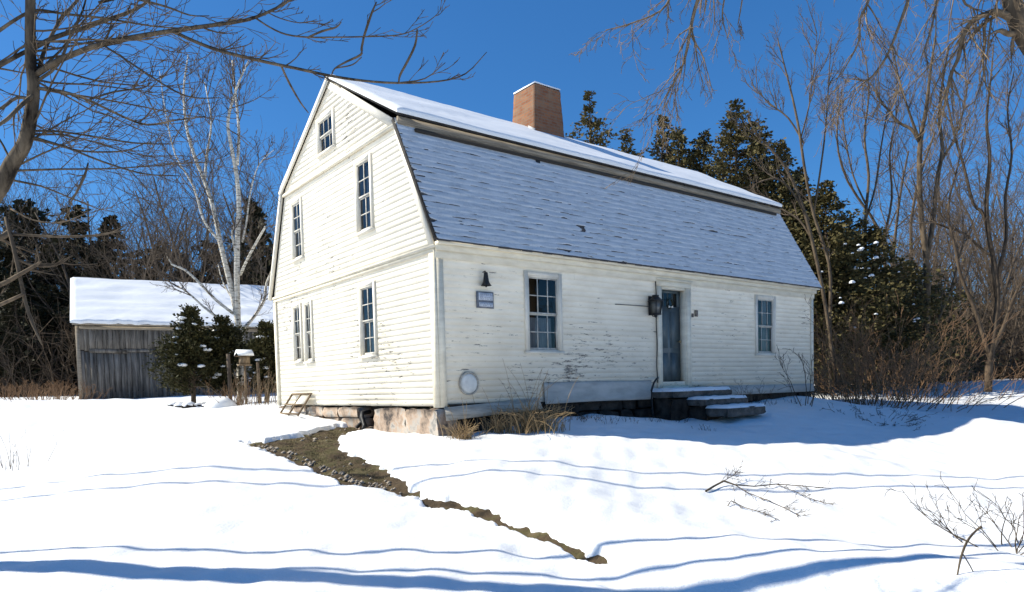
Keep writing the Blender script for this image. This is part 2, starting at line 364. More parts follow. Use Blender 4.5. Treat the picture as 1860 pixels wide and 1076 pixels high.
# grass tufts, clods and small stones on the bare strip
def blades(mb, x, y, z, n, h, w_, spread, lean=.5, rng=RNG):
    a = rng.uniform(0, 6.28, n); ox = rng.normal(0, spread, n); oy = rng.normal(0, spread, n); hh = h*rng.uniform(.5, 1.1, n)
    dx = np.cos(a); dy = np.sin(a); le = lean*rng.uniform(.2, 1, n)*hh
    b0 = np.stack([x+ox-dy*w_, y+oy+dx*w_, np.full(n, 1.)*z], -1); b1 = np.stack([x+ox+dy*w_, y+oy-dx*w_, np.full(n, 1.)*z], -1)
    tp = np.stack([x+ox+dx*le, y+oy+dy*le, z+hh], -1)
    v = np.stack([b0, b1, tp], 1).reshape(-1, 3); mb.add(v, None, np.arange(3*n).reshape(-1, 3))
mb = MB(); r = np.random.default_rng(5); pts = np.stack([r.uniform(-5.5, 1.2, 50000), r.uniform(-7.5, 6, 50000)], -1); s_ = sdist(pts[:, 0], pts[:, 1]); pts = pts[s_ < -.09]
hz = H(pts[:, 0], pts[:, 1])-.085
edge_ = sdist(pts[:, 0]-.22, pts[:, 1]-.30) > 0
for (x, y), z, e_ in zip(pts, hz, edge_):
    if e_: continue
    blades(mb, x, y, z, 4, .028, .005, .03, 1.2, r)
tag(mb.build('turf', m_leaf('dry_turf', (.07, .06, .03), (.15, .14, .055), (.24, .18, .10))), kind='stuff')
tag(bpy.data.objects['turf'], 'short brown and green winter grass on the thawed strip of lawn', 'grass')
mb = MB()
ei = np.nonzero(edge_)[0]
for i in range(190):
    k = r.choice(ei) if i % 8 else r.integers(0, len(pts)); x, y = pts[k]; s = r.uniform(.012, .045)
    if True:
        u = np.array([(1, 0, 0), (0, 1, 0), (-1, 0, 0), (0, -1, 0), (0, 0, .7), (0, 0, -.7)])*s*r.uniform(.7, 1.3, (6, 3)); a = r.uniform(0, 6)
        R = np.array([[math.cos(a), -math.sin(a), 0], [math.sin(a), math.cos(a), 0], [0, 0, 1]])
        mb.add(u@R.T+np.array([x, y, hz[k]+.02]), None, [[0, 1, 4], [1, 2, 4], [2, 3, 4], [3, 0, 4], [1, 0, 5], [2, 1, 5], [3, 2, 5], [0, 3, 5]])
tag(tag(mb.build('gravel', m_simple('gravel', (.10, .085, .07), (.42, .36, .29), 11), None, True), kind='stuff'), 'small pale stones and clods scattered along the muddy strip', 'gravel')

# ------------------------------------------------------------------ farmhouse
W, L = 7.5, 11.8
AP = (3.70, 6.57); KF = (1.10, 5.0); KB = (6.45, 5.0); EF = (0.0, 2.72); EB = (7.5, 2.72)
def prof_y(z):           # gable interval of y at height z
    if z <= 2.62: return 0, W
    if z <= 5.0:
        t = (z-2.62)/(5.0-2.62); return t*KF[0], W+(KB[0]-W)*t
    t = min(1, (z-5.0)/(AP[1]-5.0)); return KF[0]+(AP[0]-KF[0])*t, KB[0]+(AP[0]-KB[0])*t
house = thing('farmhouse', 'old white clapboard farmhouse with snowy gambrel roof and brick chimney', 'house', (5.9, 3.75, -.4))
WIN_F = [(1.94, 2.67, .95, 2.30), (9.2, 9.9, .96, 2.30)]
DOOR = (5.62, 6.42, .27, 2.34)
WIN_G = [(3.62, 4.33, 5.27, 5.93, 3, 2, 'attic'), (2.12, 2.67, 3.34, 4.63, 2, 2, 'u'), (5.53, 6.02, 3.35, 4.60, 2, 2, 'u'),
         (2.20, 2.75, .98, 2.29, 2, 2, 'g'), (5.87, 6.27, 1.03, 2.28, 2, 2, 'g'), (5.24, 5.58, 1.0, 2.28, 2, 2, 'g')]
def clap(mb, P, interval, z0, z1, openings, off=0.0, seed=1, exposure=.105, proud=.0085):
    """boards between z0 and z1. P(u, out, z) -> world point"""
    rg = np.random.default_rng(seed); z = z0
    while z < z1-1e-3:
        zt = min(z+exposure, z1); zm = (z+zt)/2; a0, b0 = interval(z); a1, b1 = interval(zt)
        cuts = [(a0, a1, b0, b1)]
        ops = [o for o in openings if o[2] < zm < o[3]]; ops.sort()
        segs = []; la0, la1 = a0, a1
        for o in ops: segs.append((la0, la1, o[0], o[0])); la0 = la1 = o[1]
        segs.append((la0, la1, b0, b1))
        for s0, s1, e0, e1 in segs:
            n = max(1, int(round((e0-s0)/2.4))) if e0-s0 > .3 else 1
            js = sorted([0, 1]+[min(.97, max(.03, (k+rg.uniform(-.35, .35))/n)) for k in range(1, n)])
            for k in range(len(js)-1):
                j0, j1 = js[k], js[k+1]; pr = off+proud+rg.uniform(-.2, .4)*proud; sag = rg.uniform(-.003, .003); sg2 = rg.uniform(-.003, .003)
                ua, ub = s0+(e0-s0)*j0, s0+(e0-s0)*j1; va, vb = s1+(e1-s1)*j0, s1+(e1-s1)*j1
                g = .0015 if k else 0
                mb.add([P(ua+g, pr, z+sag), P(ub, pr, z+sg2), P(vb, off+.0006, zt+.004), P(va+g, off+.0006, zt+.004), P(ua+g, off+.0005, z+sag), P(ub, off+.0005, z+sg2)],
                       [[0, 1, 2, 3], [4, 5, 1, 0]])
        z = zt
PG = lambda u, o, z: (-o, u, z)
PF_ = lambda u, o, z: (u, -o, z)
mb = MB()
gops = [(a, b_, c, d) for a, b_, c, d, *_ in WIN_G]
clap(mb, PG, prof_y, .0, 2.60, gops, .0, 1, proud=.0028)
clap(mb, PG, prof_y, 2.66, 4.87, gops, .025, 2, proud=.0028)
clap(mb, PG, prof_y, 4.93, 6.64, gops, .045, 3, proud=.0028)
part(mb, 'wall', SIDE_G, house, label='sunlit gable end wall of peeling white clapboards')
mb = MB()
clap(mb, PF_, lambda z: (0.0, L), .0, 2.62, WIN_F+[DOOR], 0, 4)
part(mb, 'wall', SIDE_F, house, label='long shaded front wall of flaking clapboards')
mb = MB()     # rear and far walls
poly = [(L, 0, 0), (L, W, 0), (L, W, 2.6), (L, KB[0], 5.0), (L, AP[0], AP[1]), (L, KF[0], 5.0), (L, 0, 2.6)]
mb.prism(poly, (-.1, 0, 0)); mb.box(0.02, L-.1, W-.1, W, 0, 2.65)
part(mb, 'wall', SIDE_G, house, label='rear and far end walls of the house')
mb = MB()     # interior surfaces so that the rooms are dark
mb.box(.25, L-.2, .25, W-.2, 2.45, 2.55); mb.box(.25, L-.2, .9, 6.6, 4.8, 4.86); mb.box(.25, L-.2, .3, W-.2, -.1, 0); mb.box(2.9, 3.0, .3, W-.2, 0, 2.45); mb.box(3, 3.1, .9, 6.6, 2.56, 4.8)
part_each(mb, 'floor', INSIDE, house)
# trim
mb = MB()
mb.box(-.045, -.001, -.022, .13, -.02, 2.6); mb.box(0, .13, -.030, -.001, -.02, 2.55)     # near corner boards
mb.box(-.045, -.001, W-.13, W+.02, -.02, 2.6); mb.box(L-.12, L+.005, -.032, -.001, -.02, 2.55)
part_each(mb, 'corner_board', TRIM, house)
mb = MB()
mb.box(-.075, -.001, -.06, W+.06, 2.605, 2.655); mb.box(-.050, -.001, 0, W, 2.535, 2.605)
y0, y1 = prof_y(4.9); mb.box(-.095, -.02, y0-.05, y1+.05, 4.875, 4.925)
part_each(mb, 'band_board', TRIM, house)
mb = MB()     # rake boards up the gable edges
def rake(a, b_, wd, o0, o1):
    a = np.array(a); b_ = np.array(b_); d = (b_-a)/np.linalg.norm(b_-a); n = np.array([-d[1], d[0]])
    if (np.array([3.8, 3.5])-a)@n < 0: n = -n
    q = [a, b_, b_+n*wd, a+n*wd]; mb.prism([(-o0, p[0], p[1]) for p in q], (-(o1-o0), 0, 0))
rake((-.04, 2.66), (1.06, 5.02), .13, .02, .062); rake((W+.145, 2.63), (6.53, 5.06), .10, .06, .125)
rake((.98, 4.94), (AP[0], AP[1]+.02), .15, .05, .085); rake((6.61, 5.0), (AP[0], AP[1]+.075), .12, .10, .13)
part_each(mb, 'rake_board', TRIMW, house)
mb = MB()     # frieze and soffit under the front eave
mb.box(-.02, L+.02, -.05, -.001, 2.44, 2.64); mb.box(-.03, L+.05, -.10, -.05, 2.565, 2.70); mb.box(-.03, L+.06, -.19, -.10, 2.655, 2.70)
part(mb, 'frieze', TRIM, house)

# --- windows
def window(P, u0, u1, z0, z1, cols, rows, casing, sill=True, curtain=0, fmat=TRIMW, off=0.0, gl_d=.03):
    def bx(mb, a, b_, o0, o1, c, d):
        p = [P(a, o0, c), P(b_, o0, c), P(b_, o1, c), P(a, o1, c), P(a, o0, d), P(b_, o0, d), P(b_, o1, d), P(a, o1, d)]
        mb.hexa(p)
    mb = MB()
    bx(mb, u0-.01, u0+.012, -.10, off+.03, z0, z1); bx(mb, u1-.012, u1+.01, -.10, off+.03, z0, z1)
    bx(mb, u0+.012, u1-.012, -.10, off+.03, z1-.012, z1+.01); bx(mb, u0+.012, u1-.012, -.10, off+.03, z0-.01, z0+.012)
    cw = casing
    bx(mb, u0-cw, u0-.01, -.01, off+.038, z0-.01, z1+cw); bx(mb, u1+.01, u1+cw, -.01, off+.038, z0-.01, z1+cw)
    bx(mb, u0-.01, u1+.01, -.01, off+.036, z1+.01, z1+cw)
    fr = part(mb, 'window_frame' if False else 'window', fmat, house)
    if sill:
        mb = MB(); bx(mb, u0-cw-.02, u1+cw+.02, -.01, off+.065, z0-.055, z0-.01); part(mb, 'sill', fmat, fr)
    zm = (z0+z1)/2
    mb = MB(); t = .018
    for k, (a, b_, o) in enumerate(((z0+.012, zm, off-.012), (zm, z1-.012, off+.008))):
        st = .026
        bx(mb, u0+.012, u0+.012+st, o-.03, o, a, b_); bx(mb, u1-.012-st, u1-.012, o-.03, o, a, b_)
        bx(mb, u0+.012+st, u1-.012-st, o-.03, o, a, a+st+(.015 if k == 0 else 0)); bx(mb, u0+.012+st, u1-.012-st, o-.03, o, b_-st, b_)
        for c in range(1, cols):
            uc = u0+(u1-u0)*c/cols; bx(mb, uc-t/2, uc+t/2, o-.026, o-.004, a+st, b_-st)
        for rr in range(1, rows):
            zc = a+(b_-a)*rr/rows; bx(mb, u0+.038, u1-.038, o-.024, o-.006, zc-t/2, zc+t/2)
    part(mb, 'sash', SASH, fr)
    mb = MB()
    for a, b_, o in ((z0+.012, zm, off-.012), (zm, z1-.012, off+.008)):
        ua, ub = (u0+.02, u1-.02) if P is PF_ else (u1-.02, u0+.02); mb.quad(P(ua, o-.015, a), P(ub, o-.015, a), P(ub, o-.015, b_), P(ua, o-.015, b_))
    part(mb, 'pane', GLASS, fr)
    if curtain:
        mb = MB(); wdt = u1-u0
        spans = [(u0, u0+wdt*.3, z0, z1), (u1-wdt*.3, u1, z0, z1)] if curtain == 1 else [(u0+.02, u1-.02, z0, z0+(z1-z0)*.46)] if curtain == 2 else [(u0, u1, z0+(z1-z0)*.5, z1)]
        for a, b_, c, d in spans:
            us = np.linspace(a, b_, 26); v = []
            for u in us: v += [P(u, -.16+.02*math.sin(u*75), c), P(u, -.16+.012*math.sin(u*75+.5), d)]
            mb.add(v, [[2*i, 2*i+2, 2*i+3, 2*i+1] for i in range(25)])
        part(mb, 'curtain', CURTAIN, fr)
    return fr
window(PF_, *WIN_F[0], 3, 2, .085, True, 2)
window(PF_, *WIN_F[1], 3, 2, .085, True, 1)
for i, (a, b_, c, d, cl, rw, k) in enumerate(WIN_G):
    window(PG, a, b_, c, d, cl, 2 if k != 'attic' else 1, .07, True, (0, 1, 1, 2, 0, 1)[i], TRIMW, {'attic': .045, 'u': .025, 'g': 0}[k])

# --- front door
d0, d1, dz0, dz1 = DOOR
mb = MB()
mb.box(d0-.16, d0-.02, -.045, .0, .16, dz1+.02); mb.box(d1+.02, d1+.17, -.045, .0, .16, dz1+.02); mb.box(d0-.16, d1+.17, -.057, .0, dz1+.022, dz1+.14)
mb.box(d0-.19, d1+.2, -.094, .0, dz1+.142, dz1+.175)
mb.box(d0-.02, d0+.01, -.03, .17, dz0-.05, dz1); mb.box(d1-.01, d1+.02, -.03, .17, dz0-.05, dz1); mb.box(d0+.01, d1-.01, -.03, .17, dz1-.03, dz1+.02)
mb.box(d0-.02, d1+.02, -.08, .17, dz0-.10, dz0-.052)
dfr = part(mb, 'door_frame', TRIM, house)
DOORM = m_simple('door_paint', (.06, .085, .095), (.10, .13, .14), 4, (1, 1, .6), .45, .4, .1, .003)
mb = MB(); yb = .12
mb.box(d0+.012, d1-.012, yb, yb+.045, dz0-.05, dz1-.38)
for a, b_ in ((d0+.012, d0+.10), (d1-.10, d1-.012)): mb.box(a, b_, yb, yb+.045, dz1-.38, dz1-.032)
mb.box(d0+.10, d1-.10, yb, yb+.045, dz1-.09, dz1-.032)
for (a, b_) in ((d0+.10, (d0+d1)/2-.04), ((d0+d1)/2+.04, d1-.10)):
    for (c, d) in ((.32, .95), (1.05, 1.85)):
        mb.prism([(a, yb-.001, c), (b_, yb-.001, c), (b_, yb-.001, d), (a, yb-.001, d)], (0, -.004, 0)); mb.box(a+.03, b_-.03, yb-.018, yb-.006, c+.03, d-.03)
door = part(mb, 'door', DOORM, house, label='dark green front door with small panes at the top')
mb = MB()
for k in range(1, 4):
    x = d0+.10+(d1-d0-.2)*k/4; mb.box(x-.01, x+.01, yb+.01, yb+.03, dz1-.38, dz1-.09)
part(mb, 'glazing_bar', DOORM, door)
mb = MB(); mb.quad((d0+.1, yb+.02, dz1-.38), (d1-.1, yb+.02, dz1-.38), (d1-.1, yb+.02, dz1-.09), (d0+.1, yb+.02, dz1-.09)); part(mb, 'pane', GLASS, door)
mb = MB(); mb.lathe([(0, -.0), (.012, .0), (.012, .04), (.028, .05), (.03, .065), (.018, .08), (0, .082)], (d1-.09, yb, 1.2), 'y', 14)
part(mb, 'door_knob', m_simple('dull_brass', (.2, .15, .07), (.3, .22, .1), 9, None, .4, .5, 0), door, True)

# --- wreath remnant on the door
t = thing('door_wreath', 'sparse wreath with pale bow high on the front door', 'wreath', ((d0+d1)/2, yb-.03, dz1-.36))
mb = MB(); r = np.random.default_rng(11)
for i in range(160):
    a = r.uniform(0, 6.28); c = np.array([(d0+d1)/2+.1*math.cos(a), yb-.035, dz1-.32+.1*math.sin(a)])
    e = c+r.normal(0, .022, 3)*np.array([1, .6, 1]); mb.tube([c, e+[0, -.008, 0]], [.006, .002], 3)
part(mb, 'greenery', YEW, t)
mb = MB()
for s in (-1, 1):
    cx_, cz_ = (d0+d1)/2, dz1-.40
    mb.prism([(cx_, yb-.065, cz_), (cx_+s*.07, yb-.065, cz_+.035), (cx_+s*.075, yb-.065, cz_-.02)], (0, -.01, 0))
part(mb, 'bow', TRIMW, t)

# --- lower front roof: shingle courses with a thin broken coat of snow
kx0, kx1 = -.10, L+.12
P0 = np.array([-.21, 2.70]); P1 = np.array([KF[0]-.02, 5.02]); dv = P1-P0; SL = np.linalg.norm(dv); dv /= SL; nv = np.array([-dv[1], dv[0]])
def RP(u, v, o): return (u, P0[0]+dv[0]*v+nv[0]*o, P0[1]+dv[1]*v+nv[1]*o)
mb = MB(); mb.prism([RP(kx0, 0, 0), RP(kx0, SL, 0), RP(kx0, SL, -.06), RP(kx0, .03, -.06)], (kx1-kx0, 0, 0))
roof = part(mb, 'roof', DARKEDGE, house, label='steep shaded lower roof slope with thin broken snow')
mb = MB(); rg = np.random.default_rng(21); CH = .135; v = -.02; ci = 0
while v < SL-.02:
    u = kx0-(ci % 2)*.12
    while u < kx1:
        wd = .24+rg.uniform(-.03, .03); a = max(u, kx0)+.003; b_ = min(u+wd, kx1)-.003
        if b_-a > .03:
            t0 = .014+rg.uniform(0, .008); dd = rg.uniform(-.008, .008); vt = min(v+CH*1.15, SL)
            mb.add([RP(a, v+dd, t0), RP(b_, v+dd, t0), RP(b_, vt, .004), RP(a, vt, .004), RP(a, v+dd, .001), RP(b_, v+dd, .001)], [[0, 1, 2, 3], [4, 5, 1, 0], [0, 3, 4, 4][:3]+[4]])
            mb.q[-1] = mb.q[-1][:2]
        u += wd
    v += CH; ci += 1
part(mb, 'shingles', SHINGLE, roof)
us = np.arange(kx0+.01, kx1-.005, .033); vs = np.arange(0.0, SL, .0135); UU, VV = np.meshgrid(us, vs, indexing='ij')
hole = np.zeros(UU.shape); th_ = np.zeros(UU.shape)
for i in range(len(us)):
    for j in range(len(vs)):
        u, v = us[i], vs[j]; c = (v+.02) % CH/CH
        n1 = noise.noise(Vector((u*1.3, v*7, 1))); n2 = noise.noise(Vector((u*5, v*16, 4))); n3 = noise.noise(Vector((u*.45, v*.8, 9)))
        bare = .48*math.exp(-((u-.50-.25*(.52-v))/.11)**2-((v-.52)/.24)**2)*(1 if abs(math.sin(v*9+u*3)) > .3 else .3)
        edge = .55*max(0, 1-(u-kx0)/.16) + .25*max(0, 1-v/.28)+.22*max(0, 1-(u)/2.2)*max(0, 1-abs(v-.5)/.7)
        lip = math.exp(-((c-.02)/.13)**2)+math.exp(-((c-1.0)/.08)**2)*.6
        s = n1*.9+n2*.5+n3*.5+lip*.36+bare*1.7+edge
        hole[i, j] = s
        th_[i, j] = .009*(1-c)+.010+.009*(1-.8*lip)+.007*n2+.005*n1
thk = np.where(hole > .93, -.02, th_)
V3 = np.stack([UU, P0[0]+dv[0]*VV+nv[0]*thk, P0[1]+dv[1]*VV+nv[1]*thk], -1).reshape(-1, 3)
ni, nj = UU.shape; idx = np.arange(ni*nj).reshape(ni, nj)
mb = MB(); mb.add(V3, np.stack([idx[:-1, :-1], idx[1:, :-1], idx[1:, 1:], idx[:-1, 1:]], -1).reshape(-1, 4))
part(mb, 'roof_snow', THINSNOW, roof, True)
# --- upper roofs and back slope
Y0 = KF[0]-.16; Z0_ = KF[1]-.03; slope = (AP[1]+.05-5.07)/(AP[0]-Y0)
mb = MB(); ux0, ux1 = -.09, L+.14
mb.prism([(ux0, Y0, 5.03), (ux0, AP[0], AP[1]+.02), (ux0, AP[0], AP[1]+.06), (ux0, Y0, 5.07)], (ux1-ux0, 0, 0))
mb.prism([(ux0, 6.56, 5.03), (ux0, AP[0], AP[1]+.02), (ux0, AP[0], AP[1]+.06), (ux0, 6.56, 5.07)], (ux1-ux0, 0, 0))
mb.prism([(kx0, 6.46, 5.0), (kx0, 7.57, 2.66), (kx0, 7.61, 2.70), (kx0, 6.50, 5.04)], (kx1-kx0, 0, 0))
roof2 = part(mb, 'roof', DARKEDGE, house, label='upper roof slopes under thick snow')
mb = MB(); mb.box(ux0+.03, ux1-.02, Y0+.03, Y0+.07, 4.89, 5.028); mb.box(ux0+.05, ux1-.04, Y0+.07, KF[0]+.04, 4.98, 5.02)
part(mb, 'fascia', WEATHERWOOD, roof2)
def snowslab(a, b_, x0, x1, th, step, seed, ragged=.02):      # snow blanket between edge a and ridge b (y, z)
    a = np.array(a); b_ = np.array(b_); d = b_-a; ln = np.linalg.norm(d); d = d/ln; n = np.array([-d[1], d[0]])
    if n[1] < 0: n = -n
    us = np.arange(x0, x1+1e-6, step); k = max(6, int(ln/.09)); v0 = np.linspace(0, 1, k)
    prof = [(0, -.005, 0), (0, .45, 0), (0.012, .8, 1), (.035, .96, 1)]
    vals = prof+[(.07+t_*(ln-.07), 1, 1) for t_ in v0]
    V = []
    for iu, u in enumerate(us):
        e = min(u-x0, x1-u); ef = 1 if e > .06 else .55+.45*e/.06
        rg_ = ragged*noise.noise(Vector((u*3, seed, 0)))+ragged*.6*noise.noise(Vector((u*11, seed, 3)))
        for v, h, f in vals:
            vv = v+(rg_ if v < .2 else 0); tt_ = th*h*ef*(1+.32*noise.noise(Vector((u*.7, v*1.4, seed))) + .06*noise.noise(Vector((u*4, v*5, seed))))
            if h < 0: tt_ = .0
            V.append((u, a[0]+d[0]*vv+n[0]*tt_, a[1]+d[1]*vv+n[1]*tt_))
    nu, nv_ = len(us), len(vals); idx = np.arange(nu*nv_).reshape(nu, nv_); m_ = MB()
    m_.add(V, np.stack([idx[:-1, :-1], idx[1:, :-1], idx[1:, 1:], idx[:-1, 1:]], -1).reshape(-1, 4))
    for s in (0, nu-1):          # end caps
        m_.add([V[i] for i in idx[s]]+[(us[s], a[0]+d[0]*vals[-1][0], a[1]+d[1]*vals[-1][0])], None, [[nv_, i, i+1] for i in range(nv_-1)])
    return m_
part(snowslab((Y0-.01, 5.07), (AP[0]+.02, AP[1]+.07), ux0-.01, ux1, .085, .08, 3), 'roof_snow', ROOFSNOW, roof2, True)
part(snowslab((6.57, 5.07), (AP[0]-.02, AP[1]+.07), ux0-.01, ux1, .085, .1, 5), 'roof_snow', ROOFSNOW, roof2, True)
part(snowslab((7.62, 2.70), (6.51, 5.04), kx0, kx1, .03, .2, 6), 'roof_snow', ROOFSNOW, roof2, True)

# --- chimney
mb = MB(); rg = np.random.default_rng(31)
def ring(z, x0, x1, y0, y1, k=9):
    p = []
    for i in range(k): p.append((x0+(x1-x0)*i/k, y0))
    for i in range(k): p.append((x1, y0+(y1-y0)*i/k))
    for i in range(k): p.append((x1-(x1-x0)*i/k, y1))
    for i in range(k): p.append((x0, y1-(y1-y0)*i/k))
    return [(a+rg.uniform(-.006, .006), b_+rg.uniform(-.006, .006), z) for a, b_ in p]
rings = []; zs = np.arange(5.9, 7.62, .07)
for z in zs:
    t_ = (z-6.2)/1.4; f = .10*max(0, t_)
    rings += ring(z, 4.93+f*.9, 5.92-f*.9, 3.20+f*.5, 4.14-f*.7)
k = 36; n = len(zs); mb.add(rings, [[i*k+j, i*k+(j+1) % k, (i+1)*k+(j+1) % k, (i+1)*k+j] for i in range(n-1) for j in range(k)])
mb.box(5.04, 5.81, 3.27, 4.05, 7.5, 7.6)
ch = part(mb, 'chimney', BRICK, house)
mb = MB(); k = 24
v = []
for (ins, h) in ((-.015, 7.60), (-.02, 7.63), (.05, 7.665), (.2, 7.68)):
    v += [(5.03+ins+(.79-2*ins)*a, 3.26+ins+(.8-2*ins)*b_, h+.01*math.sin(a*7)) for a, b_ in [(0, 0), (.5, -.01), (1, 0), (1.01, .5), (1, 1), (.5, 1.01), (0, 1), (-.01, .5)]]
v.append((5.42, 3.66, 7.685)); mb.add(v, [[i*8+j, i*8+(j+1) % 8, (i+1)*8+(j+1) % 8, (i+1)*8+j] for i in range(3) for j in range(8)], [[24+j, 24+(j+1) % 8, 32] for j in range(8)])
part(mb, 'snow_cap', ROOFSNOW, ch, True)
mb = MB(); mb.prism([(4.915, 3.18, 6.28), (4.915, 3.42, 6.43), (4.915, 3.42, 6.62), (4.915, 3.18, 6.48)], (.02, 0, 0)); part(mb, 'flashing', m_simple('lead', (.3, .31, .32), (.45, .46, .47), 6), ch)

# --- foundation
def rock(mb, x0, x1, y0, y1, z0, z1, rg, j=.02, n=4):
    us = np.linspace(0, 1, n)
    P = np.zeros((n, n, n, 3))
    for i in range(n):
        for jx in range(n):
            for k in range(n):
                P[i, jx, k] = (x0+(x1-x0)*us[i], y0+(y1-y0)*us[jx], z0+(z1-z0)*us[k])
    P += rg.uniform(-j, j, P.shape)
    # pull corners in
    c = np.array([(x0+x1)/2, (y0+y1)/2, (z0+z1)/2]); idx = {}
    vs_ = []
    def vid(a):
        if a not in idx: idx[a] = len(vs_); q = P[a]; m = sum(1 for t_ in a if t_ in (0, n-1)); vs_.append(q if m < 3 else q+(c-q)*min(.06, .03/max(.1, np.linalg.norm(c-q)))*1.0)
        return idx[a]
    q = []
    for a in range(n-1):
        for b_ in range(n-1):
            for s in (0, n-1):
                q.append([vid((s, a, b_)), vid((s, a+1, b_)), vid((s, a+1, b_+1)), vid((s, a, b_+1))]); q.append([vid((a, s, b_)), vid((a+1, s, b_)), vid((a+1, s, b_+1)), vid((a, s, b_+1))]); q.append([vid((a, b_, s)), vid((a+1, b_, s)), vid((a+1, b_+1, s)), vid((a, b_+1, s))])
    mb.add(vs_, q)
rg = np.random.default_rng(17); mb = MB()
rock(mb, -.07, .3, -.04, 1.05, -.62, -.05, rg, .022, 7); rock(mb, -.05, .3, 1.08, 2.28, -.60, -.05, rg, .024, 7)
for a, b_, z in ((2.98, 3.9, -.03), (3.94, 4.7, -.04), (4.74, 5.6, -.03), (5.63, 6.5, -.03), (6.54, 7.5, -.03)):
    rock(mb, -.06+rg.uniform(-.02, .02), .3, a, b_, -.24, z, rg, .018); rock(mb, -.04+rg.uniform(-.02, .03), .3, a-.02, b_-.05, -.56, -.26, rg, .02)
rock(mb, .02, .3, 2.25, 3.0, -.6, -.42, rg)
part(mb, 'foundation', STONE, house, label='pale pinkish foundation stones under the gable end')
mb = MB(); x = .32
while x < L-.1:
    wd = rg.uniform(.35, .8); e = min(x+wd, L)
    rock(mb, x, e-.02, .0+rg.uniform(-.02, .03), .3, -.22, -.04, rg, .02); rock(mb, x-.1, e-.15, .0+rg.uniform(-.02, .04), .3, -.62, -.24, rg, .025); x = e
mb.box(.3, L-.02, .2, .32, -.7, -.03); mb.box(.3, .4, .3, W, -.7, -.03)
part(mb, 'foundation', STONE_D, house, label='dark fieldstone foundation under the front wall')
# sill beam and the loose bottom boards of the front wall
mb = MB(); mb.box(.02, L, -.02, .08, -.06, -.001)
mb.prism([(.14, -.035, -.02), (1.6, -.035, -.005), (1.6, -.035, .03), (.14, -.05, .03)], (0, .02, 0))
part(mb, 'sill_beam', STONE_D, house)
LOOSE = m_simple('loose_board', (.30, .28, .24), (.5, .47, .41), 5, (.6, 1, 5))
t = thing('loose_board', 'grey loose board sagging off the wall foot at the near corner', 'board', (.6, -.1, -.2))
mb = MB(); mb.hexa([(.05, -.13, -.24), (2.1, -.16, -.12), (2.1, -.13, -.12), (.05, -.10, -.24), (.05, -.07, -.02), (2.1, -.075, .08), (2.1, -.045, .08), (.05, -.04, -.02)])
part(mb, 'board', LOOSE, t)
PLAST = m_simple('frosted_sheeting', (.34, .335, .31), (.47, .46, .43), 2.2, (1, 1, 3), .6, .3, .5, .03)
t = thing('skirt_sheeting', 'wide frosted pale sheeting fastened along the wall foot left of the door', 'sheeting', (3.7, -.1, 0))
mb = MB(); us = np.linspace(2.25, 5.24, 60); V = []
for u in us:
    for j, (o, z) in enumerate(((.022, .36), (.03, .30), (.036, .16), (.042, .03), (.05, -.035))):
        V.append((u, -o-.012+.006*math.sin(u*6+j)*(j > 0), z+.006*math.sin(u*2.2)))
mb.add(V, [[i*5+j, (i+1)*5+j, (i+1)*5+j+1, i*5+j+1] for i in range(59) for j in range(4)])
o = part(mb, 'sheet', PLAST, t, True); o.modifiers.new('s', 'SOLIDIFY').thickness = .008
t = thing('water_table_board', 'low frosted board along the wall foot right of the door', 'board', (9, -.06, 0.06))
mb = MB(); mb.hexa([(6.7, -.075, -.03), (11.75, -.075, -.03), (11.75, -.035, -.03), (6.7, -.035, -.03), (6.7, -.06, .20), (11.75, -.06, .17), (11.75, -.033, .17), (6.7, -.033, .20)])
part(mb, 'board', PLAST, t)
t = thing('hose', 'black hose curving down the wall foot beside the front door', 'hose', (5.1, -.15, 0))
mb = MB(); mb.tube([(5.38, -.10, .40), (5.25, -.17, .38), (5.12, -.21, .30), (5.03, -.22, .15), (5.0, -.24, -.05), (5.02, -.26, -.4)], .022, 8)
part(mb, 'hose_pipe', BLACK, t, True)

# --- front steps
SLAB = m_simple('step_stone', (.055, .05, .045), (.15, .135, .12), 6, None, .9, .15, .6, .02)
t = thing('front_steps', 'rough dark stone steps capped with snow below the front door', 'steps', (6.3, -.8, -.4))
rg = np.random.default_rng(9)
def slab(x0, x1, y0, y1, z0, z1, snow=.05):
    mb = MB(); rock(mb, x0, x1, y0, y1, z0, z1, rg, .012, 5); o = part(mb, 'step', SLAB, t)
    nx, ny = 26, 12; V = []; us = np.linspace(x0-.02, x1+.02, nx); vs_ = np.linspace(y0-.02, y1-.01, ny)
    for i, x in enumerate(us):
        for j, y in enumerate(vs_):
            e = min(x-us[0], us[-1]-x, (y-vs_[0]))/.10; e = max(0, min(1, e)); e = math.sqrt(e*(2-e))
            bx_ = .02*noise.noise(Vector((x*6, y*6, z1)))
            xx = x+.03*noise.noise(Vector((y*7, z1, 5)))*(1-e); yy = y+.05*noise.noise(Vector((x*4, z1, 2)))*(1-e)
            V.append((xx, yy, z1-.012+(snow+bx_)*e))
    idx = np.arange(nx*ny).reshape(nx, ny); mb = MB(); mb.add(V, np.stack([idx[:-1, :-1], idx[1:, :-1], idx[1:, 1:], idx[:-1, 1:]], -1).reshape(-1, 4))
    part(mb, 'snow_cap', ROOFSNOW, o, True)
slab(5.22, 7.25, -.62, -.04, -.02, .12, .07)
slab(5.72, 7.20, -1.05, -.58, -.20, -.06, .06)
slab(5.80, 7.15, -1.52, -1.0, -.42, -.24, .06)
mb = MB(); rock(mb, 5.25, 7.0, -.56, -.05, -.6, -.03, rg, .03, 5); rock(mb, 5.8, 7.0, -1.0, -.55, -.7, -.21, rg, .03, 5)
part(mb, 'riser', STONE_D, t)

